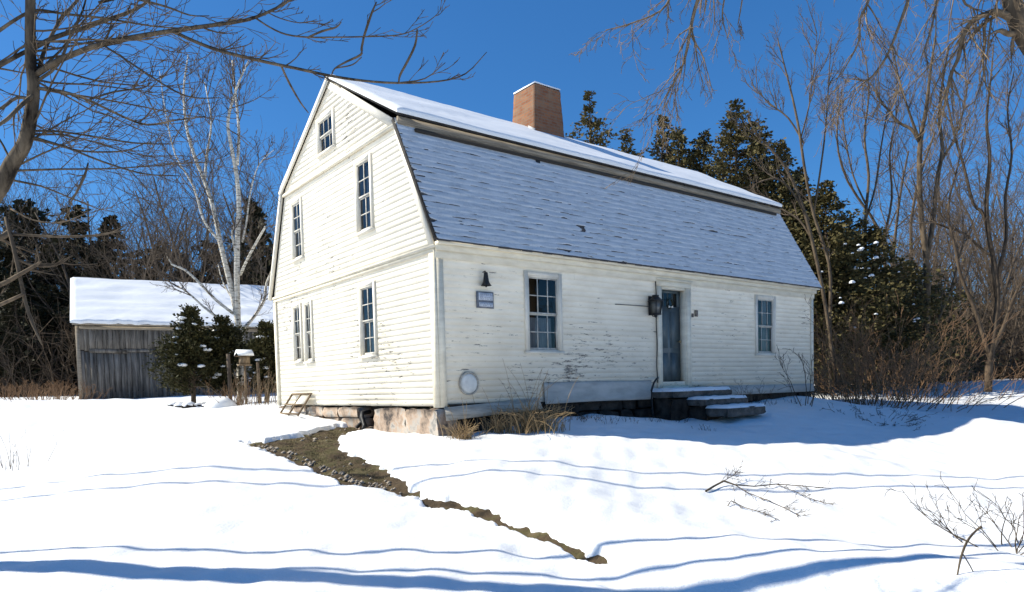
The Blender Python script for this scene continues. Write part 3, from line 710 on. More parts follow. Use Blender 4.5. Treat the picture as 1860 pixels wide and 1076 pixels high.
# --- wall fittings
t = thing('wall_bell', 'small black bell shape hanging on the wall above the plaque', 'bell', (.94, -.08, 2.05))
mb = MB(); mb.lathe([(0, .23), (.022, .23), (.034, .215), (.036, .19), (.045, .12), (.055, .06), (.075, .025), (.095, 0), (.088, .0), (.05, .03), (0, .05)], (.94, -.11, 2.04), 'z', 22)
part(mb, 'bell', BLACK, t, True)
mb = MB(); mb.tube([(.94, -.02, 2.28), (.94, -.09, 2.29), (.94, -.11, 2.265)], .01, 6); mb.lathe([(0, -.02), (.018, -.012), (.018, .012), (0, .03)], (.94, -.11, 2.03), 'z', 10); part_each(mb, 'bracket', BLACK, t)
t = thing('wall_plaque', 'square grey plaque with pale lettering panels on the front wall', 'plaque', (.96, -.05, 1.8))
PLQ = m_simple('plaque_frame', (.10, .12, .16), (.2, .22, .25), 12); PLW = m_simple('plaque_face', (.48, .52, .60), (.66, .70, .76), 14)
mb = MB(); mb.box(.785, 1.14, -.045, -.02, 1.665, 1.945); part(mb, 'frame', PLQ, t)
mb = MB(); mb.box(.82, 1.115, -.052, -.046, 1.80, 1.925); mb.box(.83, 1.115, -.052, -.046, 1.69, 1.76); part(mb, 'face', PLW, t)
mb = MB(); r = np.random.default_rng(4)
for z, n, s in ((1.893, 6, .034), (1.845, 7, .03), (1.815, 5, .02), (1.736, 7, .026), (1.706, 5, .022)):   # worn illegible letters
    for i in range(n):
        x = .84+(.26/n)*(i+.15)+r.uniform(-.003, .003); ww = .26/n*.6
        mb.box(x, x+.006, -.056, -.0535, z-s/2, z+s/2)
        if r.random() < .7: mb.box(x+.006, x+ww, -.056, -.0535, z+s/2-.006, z+s/2)
        if r.random() < .6: mb.box(x+.006, x+ww, -.056, -.0535, z-.003, z+.003)
        if r.random() < .4: mb.box(x+ww-.006, x+ww, -.056, -.0535, z-s/2, z-.003)
part(mb, 'lettering', m_simple('worn_letters', (.2, .23, .29), (.38, .41, .47), 20), t)
t = thing('wall_lantern', 'black iron wall lantern left of the front door', 'lantern', (5.26, -.05, 1.7))
mb = MB(); cx_, cy_ = 5.26, -.17
for a in range(4):
    sx_, sy_ = ((-1, -1), (1, -1), (1, 1), (-1, 1))[a]; mb.tube([(cx_+sx_*.07, cy_+sy_*.07, 1.74), (cx_+sx_*.10, cy_+sy_*.10, 2.0)], .012, 4)
mb.hexa([(cx_-.12, cy_-.12, 2.0), (cx_+.12, cy_-.12, 2.0), (cx_+.12, cy_+.12, 2.0), (cx_-.12, cy_+.12, 2.0), (cx_-.05, cy_-.05, 2.09), (cx_+.05, cy_-.05, 2.09), (cx_+.05, cy_+.05, 2.09), (cx_-.05, cy_+.05, 2.09)])
mb.box(cx_-.05, cx_+.05, cy_-.05, cy_+.05, 2.091, 2.13); mb.box(cx_-.085, cx_+.085, cy_-.085, cy_+.085, 1.715, 1.745); mb.lathe([(0, -.06), (.03, -.04), (.04, 0)], (cx_, cy_, 1.715), 'z', 10)
mb.box(cx_-.055, cx_+.055, -.045, -.022, 1.72, 2.12); mb.tube([(cx_, -.04, 1.8), (cx_, -.09, 1.70), (cx_, cy_, 1.68)], .012, 6); mb.tube([(cx_, -.04, 2.08), (cx_, cy_, 2.12)], .012, 6)
part(mb, 'lantern_body', BLACK, t)
mb = MB()
LG, nt, b = mat('smoky_glass', (.12, .12, .11), .15, .5)
mb.hexa([(cx_-.065, cy_-.065, 1.746), (cx_+.065, cy_-.065, 1.746), (cx_+.065, cy_+.065, 1.746), (cx_-.065, cy_+.065, 1.746), (cx_-.093, cy_-.093, 1.998), (cx_+.093, cy_-.093, 1.998), (cx_+.093, cy_+.093, 1.998), (cx_-.093, cy_+.093, 1.998)])
part(mb, 'lamp_glass', LG, t)
t = thing('round_vent', 'pale round vent cover low on the front wall near the corner', 'vent', (.575, -.05, .37))
mb = MB(); mb.lathe([(0, .05), (.10, .05), (.14, .042), (.165, .03), (.175, .0), (.18, -.0)], (.575, -.015, .37), 'y', 28); part(mb, 'cover', m_simple('vent_paint', (.55, .55, .52), (.7, .7, .66), 6), t, True)
mb = MB(); mb.lathe([(.178, .0), (.20, .0), (.20, .035), (.178, .035), (.178, 0)], (.575, -.018, .37), 'y', 28); part(mb, 'rim', LOOSE, t)
t = thing('door_bell', 'tiny dark fitting on the wall right of the front door', 'fitting', (6.68, -.03, 1.78))
mb = MB(); mb.box(6.655, 6.70, -.04, -.012, 1.74, 1.82); mb.box(6.76, 6.86, -.03, -.014, 1.76, 1.90); part(mb, 'plate', m_simple('tarnished', (.10, .10, .11), (.3, .24, .16), 14), t)
t = thing('wall_cable', 'thin dark cable running down the wall beside the door casing', 'cable', (5.43, -.05, 1.2))
mb = MB(); zz = np.linspace(2.44, .30, 22); mb.tube([(5.42+.012*math.sin(z*7), -.052, z) for z in zz], .011, 5); mb.tube([(5.2, -.06, 1.9), (4.7, -.028, 1.905), (4.2, -.028, 1.90)], .007, 5); part(mb, 'wire', BLACK, t)
# cold frame leaning by the gable
t = thing('cold_frame', 'small weathered wooden frame leaning against the gable foot', 'frame', (-.3, 5.9, -.2))
mb = MB()
for y in (5.28, 5.85, 6.42): mb.tube([(-.07, y, .26), (-.42, y-.05, -.22)], .024, 4)
mb.tube([(-.07, 5.25, .26), (-.07, 6.45, .26)], .024, 4); mb.tube([(-.25, 5.25, .02), (-.25, 6.4, .02)], .018, 4); mb.tube([(-.40, 5.2, -.18), (-.40, 6.4, -.18)], .022, 4)
part_each(mb, 'rail', TWIG, t)
mb = MB(); mb.quad((-.09, 5.3, .22), (-.09, 5.83, .22), (-.24, 5.82, .04), (-.24, 5.28, .04)); o = part(mb, 'panel', m_simple('frame_cloth', (.5, .47, .4), (.72, .7, .62), 5), t); o.modifiers.new('s', 'SOLIDIFY').thickness = .008
t = thing('foundation_pipe', 'black pipe elbow standing in the dark foundation gap', 'pipe', (-.1, 2.65, -.4))
mb = MB(); mb.tube([(.1, 2.75, -.12), (-.08, 2.72, -.14), (-.12, 2.68, -.22), (-.10, 2.60, -.38), (-.2, 2.45, -.44)], .045, 8); mb.tube([(-.10, 2.66, -.28), (-.14, 2.85, -.42)], .035, 8); part(mb, 'pipe', BLACK, t, True)

# ------------------------------------------------------------------ barn
BX0, BX1, BY, BG = -2.35, 12.0, 23.2, .30
barn = thing('barn', 'long grey weathered board barn with a thick snowy roof', 'barn', (BX0, BY, BG))
mb = MB(); rg = np.random.default_rng(41); x = BX0
EZ = 3.25
while x < BX1:
    wd = rg.uniform(.14, .26); e = min(x+wd, BX1); o = rg.uniform(0, .025); top = EZ-.02
    zb = BG-.25+rg.uniform(0, .05)
    if 2.9 < (x+e)/2 < 4.0: mb.box(x, e-.012, BY-o, BY+.02, zb, 2.28); mb.box(x, e-.012, BY-o, BY+.02, 2.78, top)
    else:
        zsp = 2.18+rg.uniform(-.05, .05); mb.box(x, e-.012, BY-o, BY+.02, zb, zsp); mb.box(x, e-.012, BY-o-.012, BY+.01, zsp+rg.uniform(.01, .05), top)
    x = e
mb.prism([(BX0, BY, BG-.3), (BX0, BY+8.6, BG-.3), (BX0, BY+8.6, 3.2), (BX0, BY+4.3, 5.5), (BX0, BY, 3.2)], (.06, 0, 0))
mb.prism([(BX1, BY, BG-.3), (BX1, BY+8.6, BG-.3), (BX1, BY+8.6, 3.2), (BX1, BY+4.3, 5.5), (BX1, BY, 3.2)], (-.06, 0, 0)); mb.box(BX0+.06, BX1-.06, BY+8.5, BY+8.6, BG-.3, 3.2)
part(mb, 'wall', BARNWOOD, barn)
mb = MB(); 
for i in range(9):
    a = BX0+.3+i*1.4+rg.uniform(-.2, .2); mb.hexa([(a, BY-.06, 2.15+rg.uniform(-.05, .05)), (a+1.35, BY-.06, 2.17+rg.uniform(-.08, .06)), (a+1.35, BY-.026, 2.17), (a, BY-.026, 2.15), (a, BY-.06, 2.29), (a+1.35, BY-.06, 2.27+rg.uniform(-.04, .1)), (a+1.35, BY-.026, 2.27), (a, BY-.026, 2.29)])
part_each(mb, 'rail_board', BARNWOOD, barn)
mb = MB(); mb.box(BX0-.03, BX0+.12, BY-.05, BY-.028, BG-.2, EZ-.05); mb.box(BX0+.12, BX1, BY-.055, BY-.028, EZ-.16, EZ-.03); part_each(mb, 'corner_board', WEATHERWOOD, barn)
mb = MB(); mb.box(2.86, 2.92, BY-.05, BY+.02, 2.28, 2.84); mb.box(3.98, 4.04, BY-.05, BY+.02, 2.28, 2.84); mb.box(2.92, 3.98, BY-.05, BY+.02, 2.78, 2.84); part_each(mb, 'window_frame', LOOSE, barn)
mb = MB(); mb.box(2.7, 4.2, BY+.1, BY+.14, 2.0, 3.0); part(mb, 'dark_opening', DARKEDGE, barn)  # dark panel behind the opening, painting in the gloom inside the barn
bR = (BY+4.3, 5.62)
mb = MB()
mb.prism([(BX0-.12, BY-.28, EZ-.02), (BX0-.12, bR[0], bR[1]-.04), (BX0-.12, bR[0], bR[1]+.02), (BX0-.12, BY-.28, EZ+.04)], (BX1-BX0+.3, 0, 0))
mb.prism([(BX0-.12, BY+8.88, EZ-.02), (BX0-.12, bR[0], bR[1]-.04), (BX0-.12, bR[0], bR[1]+.02), (BX0-.12, BY+8.88, EZ+.04)], (BX1-BX0+.3, 0, 0))
br = part(mb, 'roof', WEATHERWOOD, barn)
part(snowslab((BY-.31, EZ+.045), (bR[0]+.03, bR[1]+.03), BX0-.18, BX1+.2, .15, .12, 12, .11), 'roof_snow', ROOFSNOW, br, True)
part(snowslab((BY+8.9, EZ+.045), (bR[0]-.03, bR[1]+.03), BX0-.18, BX1+.2, .17, .3, 13, .05), 'roof_snow', ROOFSNOW, br, True)

barn.rotation_euler = (0, 0, math.radians(-7.5)); barn.location = (BX0-.15, BY, BG)
# ------------------------------------------------------------------ trees
def norm(v): return v/(np.linalg.norm(v)+1e-9)
def rot_away(d, ang, rg):
    r_ = rg.normal(0, 1, 3); s = norm(r_-d*(r_@d)); return norm(d*math.cos(ang)+s*math.sin(ang))
def grow(out, p, d, ln, r0, lv, mx, rg, P):
    n = P['seg'][min(lv, len(P['seg'])-1)]; pts = [np.array(p, float)]; rad = [r0]; d = norm(np.array(d, float))
    endr = r0*(.28 if lv < mx else .4)
    for i in range(n):
        d = norm(d+rg.normal(0, P['gnarl']*(1+.35*lv), 3)+np.array([0, 0, P['up'][min(lv, len(P['up'])-1)]])); pts.append(pts[-1]+d*ln/n); rad.append(max(P['rmin'], r0+(endr-r0)*(i+1)/n))
    out[lv].append((np.array(pts), np.array(rad)))
    if lv >= mx: return
    k = P['kids'][lv]; k = max(1, int(round(k*rg.uniform(.8, 1.2))))
    for i in range(k):
        t_ = P['t0'][lv]+(1-P['t0'][lv])*((i+rg.uniform(0, 1))/k); f = t_*n; j = min(n-1, int(f)); q = pts[j]+(pts[j+1]-pts[j])*(f-j); dd = norm(pts[j+1]-pts[j]); rr = rad[j]+(rad[j+1]-rad[j])*(f-j)
        nd = rot_away(dd, rg.uniform(*P['ang']), rg)
        grow(out, q, nd, ln*P['len'][lv]*(1-.45*t_*(lv == 0))*rg.uniform(.7, 1.2), max(P['rmin'], rr*P['rr']), lv+1, mx, rg, P)
BARE = dict(seg=[9, 6, 4, 3, 2], gnarl=.09, up=[.02, .10, .07, .04], rmin=.005, kids=[11, 7, 5, 3], t0=[.3, .2, .15, .1], ang=(.4, .95), len=[.52, .5, .5, .5], rr=.52)
SIDES = [7, 5, 4, 3, 3]
def tree_mesh(stems, seed, mx, P, split=1):
    rg = np.random.default_rng(seed); out = [[] for _ in range(6)]
    for (p, d, ln, r0) in stems: grow(out, p, d, ln, r0, 0, mx, rg, P)
    a = MB(); b_ = MB()
    for lv, L_ in enumerate(out):
        for pts, rad in L_: (a if lv <= split else b_).tube(pts, rad, SIDES[min(lv, 4)], cap=(lv == 0))
    return a, b_
def bare_tree(name, label, loc, stems, seed, P=BARE, mx=3, mt=BARK, mc=None, group=None, cat='tree', split=1):
    a, b_ = tree_mesh(stems, seed, mx, P, split); t = thing(name, label, cat, loc, group)
    o = a.build('trunk', mt, t, True); c = b_.build('crown', mc or mt, t)
    return t
def copy_tree(root, loc, rz, sc, label=None):
    r_ = root.copy(); COL.objects.link(r_); r_.location = loc; r_.rotation_euler = (0, 0, rz); r_.scale = (sc, sc, sc)
    if label: r_['label'] = label
    for ch_ in list(root.children):
        c = ch_.copy(); COL.objects.link(c); c.parent = r_
    return r_
def foliage_quads(mb, c, size, rg, n, dirv=None, flat=.6):
    """n small leaf sprays around the points c (m,3)"""
    m = len(c); a = rg.normal(0, 1, (m, 3)); a[:, 2] *= flat
    if dirv is not None: a = a*.7+dirv*1.1
    a /= np.linalg.norm(a, axis=1)[:, None]; b_ = np.cross(a, rg.normal(0, 1, (m, 3))); b_ /= np.linalg.norm(b_, axis=1)[:, None]
    s = size*rg.uniform(.5, 1.3, (m, 1)); w_ = s*rg.uniform(.22, .45, (m, 1))
    v = np.stack([c-b_*w_*.5, c+a*s*.55-b_*w_, c+a*s*1.1, c+a*s*.5+b_*w_], 1).reshape(-1, 3)
    mb.add(v, np.arange(4*m).reshape(-1, 4))
def conifer_mesh(h, rad, seed, dens=1.0, size=.16, base=.08, shape='cone', irreg=.25, droop=.1, upsweep=.0):
    rg = np.random.default_rng(seed); tr = MB(); fo = MB()
    zz = np.linspace(0, h, 10); lean = rg.normal(0, .012, 2)
    tr.tube([(lean[0]*z+.03*math.sin(z), lean[1]*z+.03*math.cos(z*.8), z-.2) for z in zz], np.interp(zz, [0, h], [.018*h+.03, .012]), 7)
    nb = int(26*h*dens); sect = rg.uniform(.6, 1.25, 16)
    for i in range(nb):
        t_ = rg.uniform(base, 1)**.9; z = t_*h; a = rg.uniform(0, 6.28)
        if shape == 'cone': R = rad*(1-t_)**.8*min(1, (t_-base)*9+.35)
        elif shape == 'pine': R = rad*(math.sin(math.pi*min(1, (t_*.85+.15)))**.7)*(.65+.5*math.sin(t_*23+seed))
        else: R = rad*min(1, (1-t_)*2.0)**.55*(.8+.25*math.sin(t_*9+seed))
        R *= sect[int(a/6.2832*16) % 16]*(1+rg.uniform(-irreg, irreg))
        R = max(.12, R); d = np.array([math.cos(a), math.sin(a), -droop+upsweep*(t_)+rg.uniform(-.12, .2)])
        k = 6; s = np.linspace(0, 1, k)[:, None]; ctr = np.array([lean[0]*z, lean[1]*z, z]); pts = ctr+d*R*s+np.array([0, 0, 1])*(R*.16*s**2)
        tr.tube(pts, np.linspace(.012+.01*R, .004, k), 3)
        m = int(34*R*dens/(size/.16)**1.25)+5; u = rg.uniform(.22, 1.05, m)**.75
        c = ctr+d*R*u[:, None]+np.array([0, 0, 1])*(R*.16*u[:, None]**2)+rg.normal(0, 1, (m, 3))*np.array([1, 1, .55])*(.10*R+.05)
        foliage_quads(fo, c, size, rg, m, np.tile(norm(d), (m, 1)))
    return tr, fo
def conifer(name, label, loc, h, rad, seed, mfol, group=None, **kw):
    tr, fo = conifer_mesh(h, rad, seed, **kw); t = thing(name, label, 'tree', loc, group)
    tr.build('trunk', BARK_D, t); fo.build('crown', mfol, t); return t
def px_base(px, d):           # ground point seen in column px at depth d
    r_ = ray(px, 700); p = CAM+r_*d; return np.array([p[0], p[1], float(H(p[0], p[1]))-.05])
def top_h(px, py, d):
    p = atd(px, py, d); return p[2]-float(H(p[0], p[1]))

# hand-set stems: list of (pixel x, pixel y, radius px) at a depth -> world polylines
RS = 1.0
def trace(mb, pts, d, k=6, dz=0.0, wob=0):
    n = len(pts); P_ = [atd(p[0], p[1], d+dz*(i/max(1, n-1))) for i, p in enumerate(pts)]
    R_ = [RS*p[2]*(d+dz*(i/max(1, n-1)))/PF for i, p in enumerate(pts)]
    P_ = np.array(P_); R_ = np.array(R_)
    # smooth resample
    t0 = np.arange(n); t1 = np.linspace(0, n-1, (n-1)*3+1); Q_ = np.zeros((len(t1), 3))
    for c in range(3):
        m = np.gradient(P_[:, c]) if n > 2 else np.full(n, P_[1, c]-P_[0, c])
        i = np.minimum(t1.astype(int), n-2); f = t1-i
        Q_[:, c] = (2*f**3-3*f**2+1)*P_[i, c]+(f**3-2*f**2+f)*m[i]+(-2*f**3+3*f**2)*P_[i+1, c]+(f**3-f**2)*m[i+1]
    R2_ = np.interp(t1, t0, R_); mb.tube(Q_, R2_, k); return Q_, R2_
TW = dict(seg=[5, 4, 3, 2], gnarl=.10, up=[.02, .03, .03], rmin=.002, kids=[4, 3, 2], t0=[.2, .2, .2], ang=(.35, .8), len=[.5, .5, .5], rr=.6)
def twigs_on(mb, Q_, R_, rg, n, ln, up=0.1, mx=1, P=TW, r0=None, t0=.15, bias=None):
    out = [[] for _ in range(5)]; P = dict(P); P['up'] = [up*.5, up*.4, up*.3]
    for i in range(n):
        f = (t0+(1-t0)*rg.uniform())*(len(Q_)-1); j = min(len(Q_)-2, int(f)); q = Q_[j]+(Q_[j+1]-Q_[j])*(f-j); d = norm(Q_[j+1]-Q_[j])
        nd = rot_away(d, rg.uniform(.4, .9), rg)
        if bias is not None: nd = norm(nd+bias)
        grow(out, q, nd, ln*rg.uniform(.4, 1.3), (r0 or R_[j]*.55), 0, mx, rg, P)
    for lv, L_ in enumerate(out):
        for pts, rad in L_: mb.tube(pts, rad, 4 if lv == 0 else 3, cap=False)

# --- near tree at the left edge of the picture
DL = 4.5; RS = .92
base = CAM+ray(-560, 700)*4.8; base[2] = float(H(base[0], base[1]))-.1
nl = thing('maple_tree', 'nearby bare tree leaning in from the left with long sweeping branches', 'tree', base)
mt_ = MB(); mc_ = MB(); rg = np.random.default_rng(51)
def wq(p): return p
trunk = [base, base+[.05, 0, 1.2], base+[.08, .05, 2.6], base+[.0, .1, 4.2], base+[-.15, .1, 6.0], base+[-.1, .2, 8.0], base+[.1, .2, 10.0], base+[.0, .1, 12]]
mt_.tube(trunk, [.17, .14, .125, .11, .09, .07, .05, .03], 10)
fork = base+np.array([.03, .03, 1.3])
lim = [fork, atd(-260, 520, 4.65), atd(-120, 452, 4.55), atd(-34, 388, 4.5)]
mt_.tube(np.array(lim), [.09, .075, .065, .057], 8)
Q0, R0 = trace(mt_, [(-35, 388, 17), (0, 340, 15.5), (22, 297, 14.5), (45, 260, 13), (56, 208, 12), (61, 160, 11), (56, 112, 10), (55, 56, 9.5), (55, -12, 9), (50, -120, 7), (60, -260, 4)], DL, 8)
BR = {
 'B': [(62, 138, 6), (96, 116, 5.8), (130, 100, 5.4), (186, 80, 5), (260, 65, 4.6), (316, 56, 4.2), (372, 48, 3.8), (446, 37, 3.2), (494, 19, 2.6), (530, -2, 2), (570, -40, 1.2)],
 'B2': [(316, 58, 3.4), (350, 74, 3.2), (401, 93, 3.2), (483, 113, 3), (540, 125, 2.8), (600, 138, 2.6), (660, 147, 2.3), (723, 151, 2), (797, 148, 1.5), (846, 134, 1.2), (884, 95, .7)],
 'B3': [(723, 151, 1.6), (772, 143, 1.2), (809, 114, .7)],
 'B4': [(464, 33, 1.8), (490, 50, 1.7), (520, 63, 1.7), (560, 68, 1.6), (600, 68, 1.5), (661, 67, 1.4), (723, 64, 1.2), (757, 52, 1), (790, 30, .8), (802, 15, .5)],
 'B5': [(480, 20, 1.2), (510, 34, 1.1), (545, 42, .9), (568, 38, .5)],
 'C': [(60, 88, 4.6), (100, 68, 4.2), (149, 52, 4), (204, 33, 3.6), (240, 20, 3.2), (271, 0, 2.8), (300, -40, 2)],
 'C2': [(-20, 130, 4.2), (0, 119, 4), (41, 97, 3.8), (60, 88, 3.8)],
 'D': [(65, 148, 4.6), (78, 100, 4), (89, 74, 3.8), (112, 33, 3.4), (141, 0, 3), (170, -50, 2)],
 'E': [(66, 160, 3.2), (110, 166, 3), (160, 182, 2.8), (223, 212, 2.3), (268, 227, 2), (316, 219, 1.6), (372, 212, 1)],
 'F': [(186, 82, 2), (215, 100, 2), (260, 130, 2), (316, 165, 1.8), (353, 178, 1.5), (401, 178, .9)],
 'G': [(50, 238, 2.3), (100, 239, 2.1), (149, 245, 2), (242, 260, 1.7), (316, 262, 1)],
 'Hh': [(50, 252, 2.2), (90, 260, 2), (149, 275, 2), (223, 275, 1.6), (260, 262, 1)],
 'I': [(56, 248, 2.4), (120, 268, 2.2), (186, 294, 2), (260, 316, 1.6), (327, 320, .9)],
 'J': [(160, 182, 2), (208, 167, 1.8), (260, 160, 1.5), (275, 149, .8)],
 'K': [(-10, 62, 3.2), (33, 33, 3), (67, 19, 2.6), (120, 26, 2.3), (186, 33, 2), (279, 48, 1.5), (340, 52, 1)],
 'Ll': [(160, 296, 1.3), (154, 318, 2.6), (141, 346, 2.4), (126, 372, 1.2)],
 'N': [(65, 170, 4.2), (40, 190, 3.8), (15, 215, 3.4), (-20, 240, 3)],
 'O': [(60, 180, 3.2), (30, 178, 3), (5, 196, 2.6), (-20, 200, 2.4)],
 'Q': [(64, 150, 3), (105, 118, 3), (130, 60, 2.4), (150, 20, 1.9), (160, -20, 1.4)],
 'R': [(180, 5, 3), (230, -4, 2.4), (300, 12, 2), (345, 28, 1.4), (380, 29, .8)],
 'S1': [(661, 67, 2.2), (657, 88, 2.6), (655, 100, 2.4), (630, 112, 2), (608, 125, 1.5), (602, 138, 1.2)],
 'S2': [(661, 67, 2.4), (668, 45, 2.6), (676, 22, 2.2), (684, 4, 1.2)],
 'S3': [(758, 54, 1.8), (754, 82, 2.4), (740, 112, 2.6), (727, 136, 2.4), (724, 151, 1.5)],
 'S4': [(560, 68, 2), (585, 57, 2.2), (610, 50, 1.8), (620, 40, 1)],
 'S5': [(610, 124, 1.3), (640, 118, 1.3), (657, 104, 1)],
 'S6': [(510, 118, 2), (525, 150, 2.3), (545, 185, 1.8), (560, 205, 1)],
}
rgb = np.random.default_rng(88)
for k_, pl in BR.items():
    dz = rgb.uniform(-.3, .6) if k_ not in ('B', 'B2', 'B3', 'B4', 'B5', 'S1', 'S2', 'S3', 'S4', 'S5', 'F') else 0
    thick = pl[0][2] > 2.5 and k_ not in ('Ll', 'S1', 'S2', 'S3')
    Q_, R_ = trace(mt_ if thick else mc_, pl, DL, 6 if thick else 5, dz)
    if k_[0] != 'S' or k_ == 'S2':
        twigs_on(mc_, Q_, R_, rgb, max(2, int(len(pl)*1.0)), .21, .12, 1, bias=np.array(RT)*.25)
# many fine branches filling the crown behind the limb, and the lower tan limbs
out = [[] for _ in range(5)]
PP = dict(seg=[8, 5, 4, 3], gnarl=.08, up=[.0, .03, .04, .03], rmin=.0022, kids=[6, 4, 3], t0=[.2, .15, .2], ang=(.3, .75), len=[.5, .5, .5], rr=.55)
for i in range(22):
    f = rgb.uniform(.15, .95)*(len(Q0)-1)*.8; j = int(f); q = Q0[j]; a = rgb.uniform(-1.2, 1.2)
    d = norm(RT*rgb.uniform(-.6, 1)+np.array([0, 0, 1])*rgb.uniform(-.15, .5)+FW*rgb.uniform(-.2, 1.0))
    grow(out, q, d, rgb.uniform(.65, 1.35), .008, 0, 2, rgb, PP)
for lv, L_ in enumerate(out):
    for pts, rad in L_: mc_.tube(pts, rad, 4 if lv == 0 else 3, cap=False)
for pl in ([(-60, 540, 5), (0, 518, 4.5), (30, 502, 4), (68, 480, 3), (72, 474, 1.5)], [(-60, 580, 4), (0, 554, 3.6), (44, 534, 3)], [(10, 395, 3), (24, 446, 4), (36, 502, 3.6), (52, 570, 3.2), (76, 626, 1.5)],
           [(-30, 425, 6), (0, 432, 6.5), (18, 420, 5)], [(18, 425, 3), (60, 428, 2.6), (110, 430, 2.4), (172, 428, 2.2), (228, 418, 1.3)], [(30, 470, 2.6), (60, 482, 2.8), (100, 482, 2.6), (132, 464, 1.5)], [(20, 380, 2), (60, 400, 1.5), (110, 405, 1.2), (150, 390, .8)]):
    Q_, R_ = trace(mc_, pl, 4.3, 6, rgb.uniform(-.1, .2)); twigs_on(mc_, Q_, R_, rgb, 4, .19, .05, 1)
for p_, q_ in (((-60, 540), 4.3), ((-60, 580), 4.3), ((-30, 425), 4.3)):
    e = atd(*p_, q_); s0 = fork+np.array([0, 0, -.3]); mt_.tube([s0, (s0+e)/2+[0, 0, .05], e], [.04, .026, .016], 6)
e = atd(-20, 130, DL); mt_.tube([base+[0, .1, 2.6], (base+[0, .1, 2.6]+e)/2, e], [.04, .026, .015], 6)
for o in (mt_.build('trunk', BARK_F, None, True), mc_.build('crown', TWIG_N, None, True)): relink(o, nl)

# --- straight tree beyond the left edge; its trunk throws the broad foreground shadow
g5 = ground_px(480, 1046); b5 = g5+np.array([S.x, S.y, 0])/math.hypot(S.x, S.y)*6.4; b5[2] = float(H(b5[0], b5[1]))-.1
t = thing('roadside_tree', 'tall straight tree beyond the left edge casting the broad foreground shadow', 'tree', b5)
a = MB(); zz = np.linspace(0, 15, 16); a.tube([(.05*math.sin(z*.7), .06*math.sin(z*.5+1), z) for z in zz], np.interp(zz, [0, 1, 6, 15], [.27, .24, .14, .04]), 10)
a.build('trunk', BARK_F, t, True)
# --- tree overhanging the top right corner
RS = .85
base = CAM+ray(2280, 700)*10.5; base[2] = float(H(base[0], base[1]))-.1
nr = thing('overhanging_tree', 'large bare tree reaching twiggy drooping limbs in from the top right corner', 'tree', base)
mt_ = MB(); mc_ = MB(); DR = 9.0; rg = np.random.default_rng(61)
mt_.tube([base, base+[0, 0, 1.5], base+[.05, 0, 3.5], base+[0, .1, 6], base+[0, 0, 8.5], base+[.1, 0, 11]], [.36, .28, .25, .2, .14, .06], 10)
Qm, Rm = trace(mt_, [(2200, 300, 24), (2080, 180, 22), (1980, 140, 21), (1900, 110, 20), (1868, 75, 19), (1850, 40, 19), (1838, 0, 18), (1822, -60, 15), (1785, -115, 12), (1700, -160, 9.5), (1560, -185, 7.5), (1430, -180, 6), (1330, -160, 4.5)], DR, 8)
mt_.tube([base+[.03, 0, 2.6], atd(2260, 420, 9.8), atd(2200, 300, 9.0)], [.2, .19, .165], 8)
DROOP = dict(seg=[6, 5, 4, 3], gnarl=.12, up=[-.05, -.03, 0], rmin=.003, kids=[5, 3, 2], t0=[.1, .15, .2], ang=(.3, .8), len=[.5, .5, .5], rr=.6)
def droop(pl, nt_, ln, up=-.25, d=DR, dz=0):
    Q_, R_ = trace(mc_, pl, d, 5, dz); twigs_on(mc_, Q_, R_, rg, nt_, ln, up, 2, DROOP, None, .05, bias=np.array([0, 0, -.35]))
droop([(1330, -160, 5), (1300, -80, 4.5), (1268, 0, 4.2), (1256, 45, 3.8), (1248, 90, 3.2), (1236, 130, 2.4), (1215, 165, 1.6), (1195, 200, 1)], 18, .8)
droop([(1330, -160, 4), (1290, -60, 3), (1283, 0, 2.2), (1280, 22, 1.5)], 4, .3)
droop([(1310, -90, 4), (1230, -20, 3), (1200, 20, 2), (1140, 45, 1.6), (1100, 55, .8)], 11, .55, -.1)
droop([(1330, -160, 4), (1318, -20, 2), (1312, 30, 1.6), (1322, 70, .8)], 5, .35)
droop([(1400, -175, 4), (1360, -60, 2), (1345, 20, 1.4), (1340, 46, .8)], 3, .25)
droop([(1560, -185, 4), (1585, -60, 3.4), (1578, 0, 3), (1562, 35, 2.6), (1560, 75, 2.2), (1540, 115, 1.6), (1524, 140, .9)], 12, .7)
droop([(1700, -160, 5), (1665, -40, 4), (1650, 0, 3.6), (1632, 50, 3.2), (1612, 100, 2.8), (1588, 135, 2.2), (1572, 146, 1.8), (1540, 143, 1)], 14, .7)
droop([(1848, 40, 9), (1810, 22, 7), (1785, 28, 5.5), (1764, 40, 5), (1748, 72, 5), (1740, 108, 4.2), (1725, 140, 2.5), (1715, 190, 1.2)], 16, .9)
droop([(1852, 60, 7), (1832, 62, 6), (1818, 56, 5), (1812, 58, 3)], 3, .3)
droop([(1740, -140, 4), (1740, -60, 3), (1750, 0, 2.6), (1762, 12, 2.2), (1776, 20, 1)], 8, .8)
droop([(1787, -112, 5), (1820, -40, 3), (1800, 40, 2.2), (1790, 120, 1.6), (1770, 190, .8)], 12, .8)
droop([(1620, -178, 5), (1500, -60, 3), (1440, 0, 1.5)], 3, .4)
droop([(1702, -160, 5), (1715, -60, 3.2), (1700, 10, 2.4), (1690, 60, 1.6), (1672, 110, .9)], 12, .8)
out = [[] for _ in range(5)]; r9 = np.random.default_rng(9)
for i in range(9):
    h_ = 4.5+i*.7; a_ = r9.uniform(-1.9, 1.0)-.9; grow(out, base+np.array([.02, .05, h_]), norm(np.array([math.cos(a_), math.sin(a_), .9])), 3.6-.25*i, .09-.006*i, 0, 3, r9, BARE)
for lv, L_ in enumerate(out):
    for pts, rad in L_: (mt_ if lv == 0 else mc_).tube(pts, rad, 6 if lv == 0 else 3, cap=False)
for o in (mt_.build('trunk', BARK, None, True), mc_.build('crown', TWIG, None, True)): relink(o, nr)

